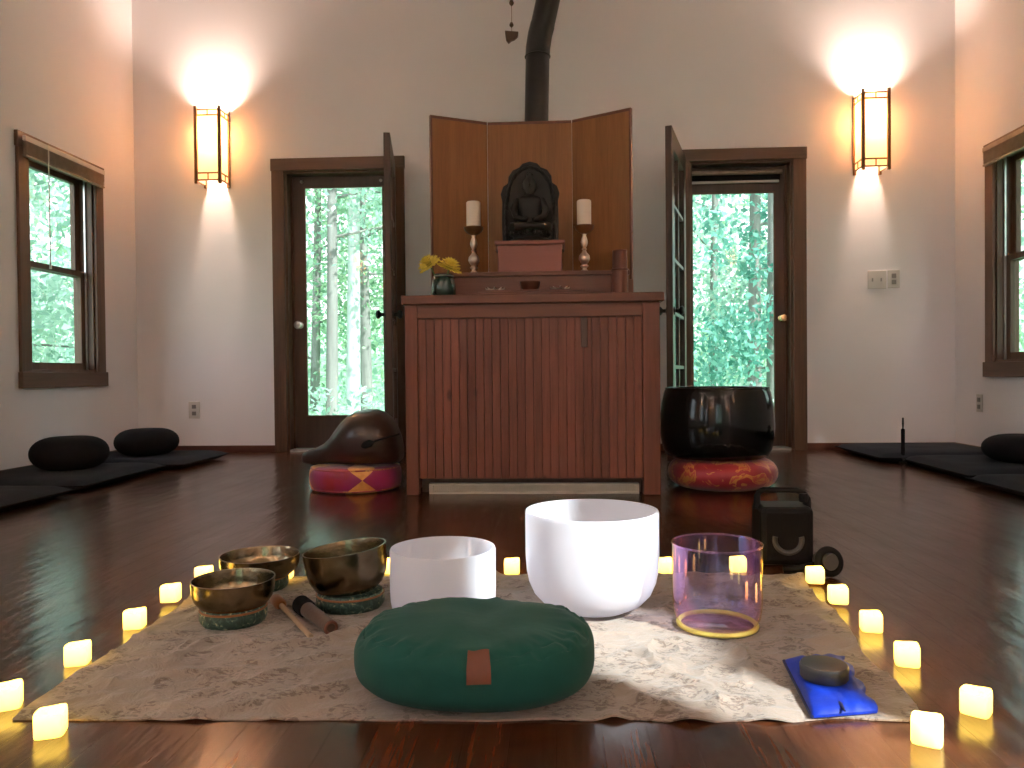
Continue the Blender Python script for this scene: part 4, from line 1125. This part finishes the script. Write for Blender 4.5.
# ------------------------------------------------------------------ green cushion in front
cc_ = PY(478.5, 660, 1.40)
GX, GY, GA, GB, GHT = cc_.x, 1.345, 121 * 1.335 / F, .166, .126
gyaw = -.03
def gsurf(a, e):
    """a azimuth, e elevation -pi/2..pi/2 -> local point"""
    p = 4.0; a = math.atan2(math.sin(a), math.cos(a)); nx_, ny_ = math.cos(a), math.sin(a)
    ce, se = abs(math.cos(e)) ** (2 / p), math.copysign(abs(math.sin(e)) ** (2 / 2.9), math.sin(e))
    ca, sa = math.copysign(abs(math.cos(a)) ** (2 / 2.3), math.cos(a)), math.copysign(abs(math.sin(a)) ** (2 / 2.3), math.sin(a))
    x, y = GA * ce * ca, GB * ce * sa
    z = GHT / 2 + GHT / 2 * se
    if e > 0:                                   # gathered top, soft dips
        t_ = e / (PI / 2)
        g = math.exp(-((t_ - .42) / .17) ** 2)
        pl = noise.noise(Vector((nx_ * 4.2, ny_ * 4.2, 3 + t_ * 2))) * .6 + noise.noise(Vector((nx_ * 9.5, ny_ * 9.5, 8 + t_ * 3))) * .5
        z += g * pl * .013
        cr = max(0, 1 - abs(noise.noise(Vector((nx_ * 3.1 + 4, ny_ * 3.1 - nx_ * 2, 6 + t_ * 5)))) * 5.5)
        z -= .0045 * cr ** 2 * math.exp(-((t_ - .36) / .14) ** 2) * min(1, max(0, abs(a + PI / 2) * 8 - 1))
        z -= .010 * math.exp(-((x - GX * 0 - .01) / .035) ** 2) * max(0, t_ - .25)
        z += .006 * noise.noise(Vector((x * 11, y * 11, 2)))
    s_ = 1 + .012 * noise.noise(Vector((nx_ * 2.2, ny_ * 2.2, 5 + e * 2)))
    if e < -.7: z = max(z, 0)
    return Vector((x * s_, y * s_, max(0, z)))
gl_ = thing('meditation_cushion', 'plump dark green meditation cushion at the front of the blanket', 'cushion', (GX, GY, BT + .001), gyaw)
bm = nb(); rsx = []
ne, na = 90, 260
for i in range(ne + 1):
    e = -PI / 2 + PI * (i / ne)
    e = max(-PI / 2 + .02, min(PI / 2 - .02, e))
    rsx.append([gsurf(2 * PI * j / na, e) for j in range(na)])
rings(bm, rsx); obj('cushion_cover', bm, 'green', gl_, local=True, smooth=True)
flats.append((GX, GY, GA * .8))
# leather tag
def gfind(px, py):
    best = None
    for i in range(60):
        for j in range(50):
            a = -PI / 2 - .5 + 1.0 * i / 59; e = -1.0 + 1.8 * j / 49
            p = wmat(gl_) @ gsurf(a, e)
            q = R.transposed() @ (p - Vector((0, 0, H)))
            u, v = 512 + F * q.x / -q.z, 384 - F * q.y / -q.z
            d = (u - px) ** 2 + (v - py) ** 2
            if best is None or d < best[0]: best = (d, a, e)
    return best[1], best[2]
aa0, ee0 = gfind(466, 685); aa1, ee1 = gfind(488, 652)
bm = nb(); K = 20; top, bot = [], []
for i in range(K + 1):
    for j in range(K + 1):
        a = aa0 + (aa1 - aa0) * i / K; e = ee0 + (ee1 - ee0) * j / K
        p = gsurf(a, e); n_ = (gsurf(a + .02, e) - gsurf(a - .02, e)).cross(gsurf(a, e + .02) - gsurf(a, e - .02)).normalized()
        if n_.y > 0: n_ = -n_
        top.append(bm.verts.new(p + n_ * .0042)); bot.append(bm.verts.new(p - n_ * .001))
for i in range(K):
    for j in range(K):
        a = i * (K + 1) + j; b_ = a + K + 1
        bm.faces.new((top[a], top[b_], top[b_ + 1], top[a + 1])); bm.faces.new((bot[a], bot[a + 1], bot[b_ + 1], bot[b_]))
eb = [i for i in range(K + 1)] + [i * (K + 1) + K for i in range(1, K + 1)] + [K * (K + 1) + K - i for i in range(1, K + 1)] + [(K - i) * (K + 1) for i in range(1, K)]
for i in range(len(eb)):
    j = (i + 1) % len(eb); bm.faces.new((top[eb[i]], top[eb[j]], bot[eb[j]], bot[eb[i]]))
lt_ = obj('leather_tag', bm, 'leather', gl_, local=True, smooth=True); lt_['label'] = 'brown leather tag'

# ------------------------------------------------------------------ blue pouch and tin
bc = G(832, 688, .012)
tc_ = G(824, 671, .035)
pcs = [G(784, 660, .01), G(842, 656, .01), G(877, 712, .008), G(812, 717, .008)]
bpz = .022
t = thing('eye_pillow', 'royal blue satin eye pillow lying at the front right of the blanket', 'pillow', (bc.x, bc.y, BT))
flats.append((bc.x, bc.y, .10))
bm = nb(); n = 30; top, bot = [], []
for i in range(n + 1):
    for j in range(n + 1):
        u, v = i / n, j / n
        p = pcs[3].lerp(pcs[2], u).lerp(pcs[0].lerp(pcs[1], u), v)
        e = (1 - abs(2 * u - 1) ** 4) * (1 - abs(2 * v - 1) ** 4)
        wv = noise.noise(Vector((u * 6, v * 5, 1)))
        if v < .5 and .35 < u < .75: wv -= .8 * math.exp(-((u - .55 + .25 * (v - .2)) / .05) ** 2)
        zz = e ** .5 * (.016 + .006 * wv)
        p2_ = p.copy(); dt_ = math.hypot(p.x - tc_.x, p.y - tc_.y)
        f_ = max(0, min(1, (dt_ - .045) / .02)); zz = zz * f_ + min(zz, .0125) * (1 - f_)
        p2_.x += .006 * math.sin(v * 20) * (u > .95)
        top.append(bm.verts.new((p2_.x, p2_.y, BT + .006 + zz))); bot.append(bm.verts.new((p2_.x, p2_.y, BT + .0015)))
for i in range(n):
    for j in range(n):
        a = i * (n + 1) + j; b_ = a + n + 1
        bm.faces.new((top[a], top[b_], top[b_ + 1], top[a + 1])); bm.faces.new((bot[a], bot[a + 1], bot[b_ + 1], bot[b_]))
K = n
eb = [i for i in range(K + 1)] + [i * (K + 1) + K for i in range(1, K + 1)] + [K * (K + 1) + K - i for i in range(1, K + 1)] + [(K - i) * (K + 1) for i in range(1, K)]
for i in range(len(eb)):
    j = (i + 1) % len(eb); bm.faces.new((top[eb[i]], top[eb[j]], bot[eb[j]], bot[eb[i]]))
obj('pillow_cover', bm, 'blue', t, smooth=True)
bm = nb(); q0 = [pcs[0] + Vector((0, 0, .0)), pcs[3]]
tube(bm, [Vector((pcs[0].x, pcs[0].y, BT + .004)), Vector((pcs[3].x, pcs[3].y, BT + .004))], .003, 8); obj('edge_seam', bm, 'navy', t, smooth=True)
a_ = G(836, 698, .019); b_ = G(845, 711, .0165)
bm = nb(); tube(bm, [a_, (a_ + b_) / 2, b_], [.0015, .004, .0015], 8); obj('seam_slit', bm, 'navy', t, smooth=True)
tz = BT + .019
t = thing('round_tin', 'round charcoal tin resting on the blue eye pillow', 'tin', (tc_.x, tc_.y, tz))
rr = 22.5 * tc_.y / F
bm = nb(); lathe(bm, [(.001, 0), (rr * .95, 0), (rr, .003), (rr, .015)], (tc_.x, tc_.y, tz), 48); obj('tin_body', bm, 'tin', t, smooth=True)
bm = nb(); lathe(bm, [(.001, .0152), (rr * 1.02, .0152), (rr * 1.02, .021), (rr * .96, .025), (rr * .6, .0265), (.001, .027)], (tc_.x, tc_.y, tz), 48); obj('tin_lid', bm, 'tin', t, smooth=True)

# ------------------------------------------------------------------ blanket mesh, now that the flats are known
bm = nb(); top, bot = [], []
for i in range(nx + 1):
    for j in range(ny + 1):
        u, v = i / nx, j / ny
        p = blk_xy(u, v)
        z = bz(p.x, p.y, u, v)
        top.append(bm.verts.new((p.x, p.y, z))); bot.append(bm.verts.new((p.x, p.y, max(.0004, z - .003))))
W_ = ny + 1
for i in range(nx):
    for j in range(ny):
        a = i * W_ + j; b_ = a + W_
        bm.faces.new((top[a], top[b_], top[b_ + 1], top[a + 1])); bm.faces.new((bot[a], bot[a + 1], bot[b_ + 1], bot[b_]))
eb = [j for j in range(ny + 1)] + [i * W_ + ny for i in range(1, nx + 1)] + [nx * W_ + ny - i for i in range(1, ny + 1)] + [(nx - i) * W_ for i in range(1, nx)]
for i in range(len(eb)):
    j = (i + 1) % len(eb); bm.faces.new((top[eb[i]], top[eb[j]], bot[eb[j]], bot[eb[i]]))
bo = Vector((fl.x * .5 + frr.x * .5, 1.6, 0))
tag(obj('blanket', bm, 'canvas', origin=bo, smooth=True), 'beige printed blanket spread on the wooden floor under the bowls', 'blanket')

# ------------------------------------------------------------------ speaker and its neighbour
spb = G(782, 566)
syy = spb.y + .06
sc_ = PY(782, 540, syy)
sw_, sd_ = 50 * syy / F / 2, .065
ztop = PY(782, 507, syy - .05).z; zh = PY(782, 491, syy - .02).z
t = thing('portable_speaker', 'black portable speaker with a carry handle behind the glass bowl', 'speaker', (sc_.x, syy, 0), -.04)
bm = BX(-sw_, sw_, -sd_, sd_, 0, ztop); obj('cabinet', bm, 'plastic', t, local=True, bevel=.014)
bm = BX(-sw_ + .014, sw_ - .014, -sd_ - .004, -sd_ + .004, .016, ztop - .014); obj('front_grille', bm, 'blackcloth', t, local=True, bevel=.003)
zc = ztop * .46
bm = nb(); torus(bm, (0, -sd_ - .0045, zc), .037, .0075, 32, 8, -PI * 1.08, PI * .08, mat=Matrix.Rotation(PI / 2, 4, 'X')); obj('driver_emblem', bm, 'greyplastic', t, local=True, smooth=True)
bm = nb(); hw = sw_ * .95
tube(bm, [(-hw, 0, ztop - .012), (-hw, 0, zh - .016), (-hw + .006, 0, zh - .006), (-hw + .018, 0, zh), (hw - .03, 0, zh), (hw - .008, 0, zh - .01), (hw, 0, zh - .026), (hw, 0, ztop - .012)], [.011, .009, .009, .0085, .0085, .009, .012, .013], 12)
obj('carry_handle', bm, 'plastic', t, local=True, smooth=True)
bm = nb(); lathe(bm, [(0, -.012), (.012, -.012), (.014, 0), (.012, .012), (0, .012)], (hw - .012, -.01, zh - .02), 16); obj('handle_pivot', bm, 'plastic', t, local=True, smooth=True)
mb = G(829, 577); rm = .031
t = thing('rubber_mallet', 'black rubber-ringed mallet lying on the floor right of the speaker', 'mallet', (mb.x, mb.y, 0), .25)
mt = Matrix.Rotation(PI / 2 - .25, 4, 'X')
bm = nb(); torus(bm, (0, 0, rm + .010), rm, .0105, 32, 10, mat=mt); obj('rubber_ring', bm, 'plastic', t, local=True, smooth=True)
bm = nb(); lathe(bm, [(.001, -.012), (.021, -.012), (.024, -.006), (.024, .03), (.018, .05), (.001, .052)], (0, 0, rm + .010), 24, mat=Matrix.Rotation(-PI / 2 - .1, 4, 'X')); obj('head', bm, 'greyplastic', t, local=True, smooth=True)
bm = nb(); tube(bm, [(-.02, .02, rm), (-.065, .045, .014), (-.10, .06, .012)], [.009, .010, .011], 12); obj('handle', bm, 'plastic', t, local=True, smooth=True)

# ------------------------------------------------------------------ flameless candles around the blanket
cand = []
def make_candle():
    t = thing('flameless_candle', 'x', 'candle', (0, 0, 0), 0, 'glowing flameless candles around the blanket')
    bm = nb(); w = .0212
    rs2 = []
    def sq(s, z, tilt=0):
        out = []
        for i in range(24):
            a = 2 * PI * i / 24
            p = 5.5
            r_ = s / (abs(math.cos(a)) ** p + abs(math.sin(a)) ** p) ** (1 / p)
            x, y = r_ * math.cos(a), r_ * math.sin(a)
            out.append(Vector((x, y, z + tilt * (math.sin(a * 2 + .6) * .0016))))
        return out
    for s, z, q in ((w * .96, 0, 0), (w, .003, 0), (w, .036, 0), (w * .985, .0405, 1), (w * .93, .043, 1), (w * .80, .0415, 1), (w * .6, .036, .5), (w * .2, .035, 0)): rs2.append(sq(s, z, q))
    for q_ in rs2:
        for p_ in q_: p_.z *= .86
    rings(bm, rs2); obj('wax_shell', bm, 'candle', t, local=True, smooth=True)
    bm = nb(); lathe(bm, [(.001, .030), (.003, .030), (.0028, .034), (.0012, .038), (.001, .040)], (0, 0, 0), 10); obj('flame_tip', bm, 'candle', t, local=True, smooth=True)
    return t
cs = [  # px, bottom py, yaw, label, on blanket
 (8, 712, .5, 'glowing cube candle at the far left edge of the picture'),
 (51, 740, .35, 'glowing cube candle in the front left corner, nearest the viewer'),
 (78, 667, .3, 'glowing cube candle, third from the front along the left side'),
 (135, 630, .2, 'glowing cube candle on the left, fourth from the front'),
 (171, 607, .15, 'glowing cube candle left of the front bronze bowl'),
 (204, 583, .1, 'glowing cube candle peeking out behind the front left bronze bowl'),
 (285, 583, .1, 'glowing cube candle between the rear and the tilted bronze bowls'),
 (392, 574, .1, 'glowing cube candle behind the gap between tilted bronze bowl and white bowl'),
 (512, 574.5, .0, 'glowing cube candle in the gap between the two white crystal bowls'),
 (665, 574, .0, 'glowing cube candle between the large white bowl and the glass bowl'),
 (738, 572.5, .0, 'glowing cube candle seen through the clear glass bowl'),
 (815, 588, -.1, 'glowing cube candle in front of the rubber-ringed mallet, farthest back on the right'),
 (838, 609, -.15, 'glowing cube candle on the right, second from the back'),
 (871, 633, -.2, 'glowing cube candle on the right, third from the back'),
 (907, 668, -.3, 'glowing cube candle right of the blue eye pillow'),
 (976, 718, -.7, 'glowing cube candle farthest to the right of the picture'),
 (927, 748, -.5, 'glowing cube candle in the front right corner, nearest the viewer')]
proto = make_candle()
for i, (px, py, yw, lb) in enumerate(cs):
    o = proto if i == 0 else copy_tree(proto)
    p = G(px, py)
    o.location = (p.x * (1 + .021 / p.y), p.y + .021, 0); o.rotation_euler = (0, 0, yw); o['label'] = lb
    # standing on the blanket?
    vv = (p.y + .024 - fl.y) / (bkl.y - fl.y)
    if vv < 1.03:
        xa = fl.x + (bkl.x - fl.x) * vv; xb = frr.x + (bkr.x - frr.x) * vv
        if xa - .02 < p.x < xb + .02 and vv > 0: o.location.z = .010

# ------------------------------------------------------------------ outdoors
def ground():
    bm = nb(); n = 50; vs_ = []
    for i in range(n + 1):
        for j in range(n + 1):
            x = -34 + 68 * i / n; y = -12 + 52 * j / n
            dx = max(0, abs(x) - 3.3); dy = max(0, y - 5.8, -3.9 - y); d = math.hypot(dx, dy)
            z = -.25 - .02 * min(d, 6) + max(0, d - 7) * .14 + .15 * noise.noise(Vector((x * .3, y * .3, 0))) * min(1, d)
            if d <= 0: z = -.3
            vs_.append(bm.verts.new((x, y, z)))
    for i in range(n):
        for j in range(n):
            a = i * (n + 1) + j; bm.faces.new((vs_[a], vs_[a + n + 1], vs_[a + n + 2], vs_[a + 1]))
    return obj('ground', bm, 'ground', smooth=True)
struct(ground())
def gz(x, y):
    dx = max(0, abs(x) - 3.3); dy = max(0, y - 5.8, -3.9 - y); d = math.hypot(dx, dy)
    return -.25 - .02 * min(d, 6) + max(0, d - 7) * .14 - .1
def leaves(name, P, size, mat, parent=None, origin=(0, 0, 0)):
    n = len(P); P = np.asarray(P) - np.asarray(origin)
    a = rng.normal(size=(n, 3)); a /= np.linalg.norm(a, axis=1)[:, None]
    b = rng.normal(size=(n, 3)); b -= (a * b).sum(1)[:, None] * a; b /= np.linalg.norm(b, axis=1)[:, None]
    s = size * rng.uniform(.6, 1.3, n)[:, None]
    V = np.stack([P - a * s, P + b * s * .5, P + a * s, P - b * s * .5], 1).reshape(-1, 3)
    me = bpy.data.meshes.new(name)
    me.from_pydata(V.tolist(), [], [(4 * i, 4 * i + 1, 4 * i + 2, 4 * i + 3) for i in range(n)])
    me.materials.append(M[mat]); o = bpy.data.objects.new(name, me); C.objects.link(o)
    if parent is not None: o.parent = parent
    return o
def tree(x, y, h, tr, lean, crown, nl, size, lmat, bmat, label, low=.25, cat='tree', clumps=40):
    z = gz(x, y); t = thing('tree', label, cat, (x, y, z), 0, 'trees outside the windows')
    bm = nb()
    pts = [(0, 0, -.1), (lean * .3, .02, h * .3), (lean * .7, -.03, h * .65), (lean, 0, h)]
    tube(bm, pts, [tr * 1.25, tr, tr * .75, tr * .25], 12); obj('trunk', bm, bmat, t, local=True, smooth=True)
    tips = []
    for i in range(9):
        f_ = low + (1 - low) * (i + .5) / 9; a = random.uniform(0, 2 * PI); L = crown * random.uniform(.6, 1)
        b0 = Vector((lean * f_, 0, h * f_)); d = Vector((math.cos(a), math.sin(a), random.uniform(.0, .5)))
        bm = nb(); m1_ = b0 + d * L * .5 + Vector((0, 0, random.uniform(-.1, .15))); e_ = b0 + d * L
        tube(bm, [b0, m1_, e_], [tr * .32, tr * .18, tr * .06], 7); obj('branch', bm, bmat, t, local=True, smooth=True)
        tips += [m1_, e_]
    P = []
    per = nl // clumps
    for c_ in range(clumps):
        if c_ < len(tips): q = tips[c_]
        else:
            a = random.uniform(0, 2 * PI); rr = crown * math.sqrt(random.random()); zz = h * random.uniform(low, 1.08)
            q = Vector((math.cos(a) * rr, math.sin(a) * rr, zz))
        P.append(np.array(q) + rng.normal(size=(per, 3)) * np.array([crown * .2, crown * .2, crown * .13]))
    leaves('foliage', np.concatenate(P), size, lmat, t)
    return t
def tx(px, y): return PY(px, 300, y).x
tree(tx(330, 10.5), 10.5, 7.5, .075, .1, 1.8, 7000, .05, 'leafpale', 'bark', 'grey slender tree seen through the left of the left glass door', .35)
tree(tx(351, 12), 12, 8.5, .10, .15, 1.6, 6000, .05, 'leafpale', 'palebark', 'pale-barked tree in the middle of the left glass door view', .45)
tree(tx(366, 13.2), 13.2, 8, .09, -.1, 1.8, 7000, .05, 'leaf', 'bark', 'dark-trunked tree right behind the pale one in the left door view', .3)
tree(tx(313, 14.5), 14.5, 7, .08, .2, 2.2, 9000, .055, 'leaf', 'bark', 'leafy tree at the left margin of the left door view', .1)
tree(tx(754, 10.8), 10.8, 7.5, .085, .05, 1.7, 9000, .05, 'leafdark', 'bark', 'dark bluish-green tree at the right of the right door view', .02)
tree(tx(772, 9.3), 9.3, 5.5, .06, .0, .8, 4200, .05, 'leafdark', 'bark', 'low dense evergreen hugging the right edge of the right door glass', .02)
tree(tx(712, 13), 13, 7, .07, .1, 1.7, 9000, .05, 'leafpale', 'bark', 'light green tree at the left of the right door view', .05)
tree(-7.2, 8.6, 7, .1, .2, 2.2, 13000, .07, 'leafpale', 'bark', 'light green tree outside the left-hand window', .02)
tree(-6.2, 7.4, 5, .07, .0, 1.3, 6000, .06, 'leafpale', 'bark', 'low leafy tree close outside the left-hand window', .05)
#tree(-7.0, 1.6, 6, .1, .0, 2.0, 3000, .07, 'leafpale', 'bark', 'leafy tree beside the house, out of view on the left')
tree(7.2, 8.2, 7, .1, .1, 2.2, 6000, .06, 'leafpale', 'bark', 'light green tree outside the right-hand window', .02)
tree(5.9, 1.9, 6.4, .1, .1, 1.5, 15000, .085, 'leaf', 'bark', 'added dense tree, out of view, blocking sun at the right-hand window', .05, clumps=70)  # unseen crown placed to keep sun patches off the back wall
tree(.3, -8.6, 6.0, .1, .1, 2.1, 9000, .09, 'leaf', 'bark', 'added unseen tree behind the viewer, left one breaking sun to the rear window', .05, clumps=70)  # added out of view to hold sun back from the rear window
tree(3.2, -7.4, 7.2, .1, .1, 2.0, 11000, .09, 'leaf', 'bark', 'added unseen tree behind the viewer, right one breaking sun to the rear window', .05, clumps=80)  # second unseen sun blocker for the rear window
# deep woodland behind
P = []
def band(n, d0, d1, a0, a1, hmax):
    out = []
    a = rng.uniform(a0, a1, n); a = a[np.argsort(rng.random(n))]; d = rng.uniform(d0, d1, n)
    x = np.sin(a) * d; y = np.cos(a) * d
    k = rng.integers(0, 160, n)
    z = rng.uniform(-.3, 1, n) ** 1 * hmax
    dd = np.maximum(0, np.hypot(np.maximum(0, np.abs(x) - 3.3), np.maximum(0, y - 5.8)) - 7) * .14
    return np.stack([x, y, z + dd - .3], 1)
P1 = band(64000, 15, 24, math.radians(-62), math.radians(62), 7.5)
tag(leaves('woodland_foliage', P1[::2], .12, 'leafpale'), 'pale green mass of woodland leaves far beyond the doors and windows', 'foliage', kind='stuff')
tag(leaves('woodland_foliage', P1[1::2] * np.array([1.05, 1.05, 1.0]), .12, 'leaf'), 'deeper green mass of woodland leaves behind the pale foliage', 'foliage', kind='stuff')
P2 = band(16000, 8.2, 15, math.radians(-60), math.radians(60), .7)
P2 = P2[(np.abs(P2[:, 0]) > 3.6) | (P2[:, 1] > 6.5)]
tag(leaves('undergrowth', P2, .05, 'leafpale'), 'low green undergrowth on the slope outside the glass doors', 'undergrowth', kind='stuff')

# ------------------------------------------------------------------ light
w = bpy.data.worlds.new('sky'); scn.world = w; w.use_nodes = True
nt = w.node_tree; bg = nt.nodes['Background']
tc = N(nt, 'ShaderNodeTexCoord'); sp = N(nt, 'ShaderNodeSeparateXYZ'); nt.links.new(tc.outputs['Generated'], sp.inputs[0])
col = ramp(nt, sp.outputs['Z'], [(0, (.97, .94, 1)), (.6, (.93, .86, 1))])
nt.links.new(col, bg.inputs[0]); bg.inputs[1].default_value = 1.3
sl = bpy.data.lights.new('sun', 'SUN'); sl.energy = 3.7; sl.angle = math.radians(.8); sl.color = (1, .95, .97)
so = bpy.data.objects.new('sun', sl); C.objects.link(so)
el = SUN_EL
hd = Vector((-SDX, SDY, 0)).normalized()
dv = Vector((hd.x * math.cos(el), hd.y * math.cos(el), -math.sin(el)))
so.rotation_euler = dv.to_track_quat('-Z', 'Y').to_euler(); so.location = (6, -8, 6)
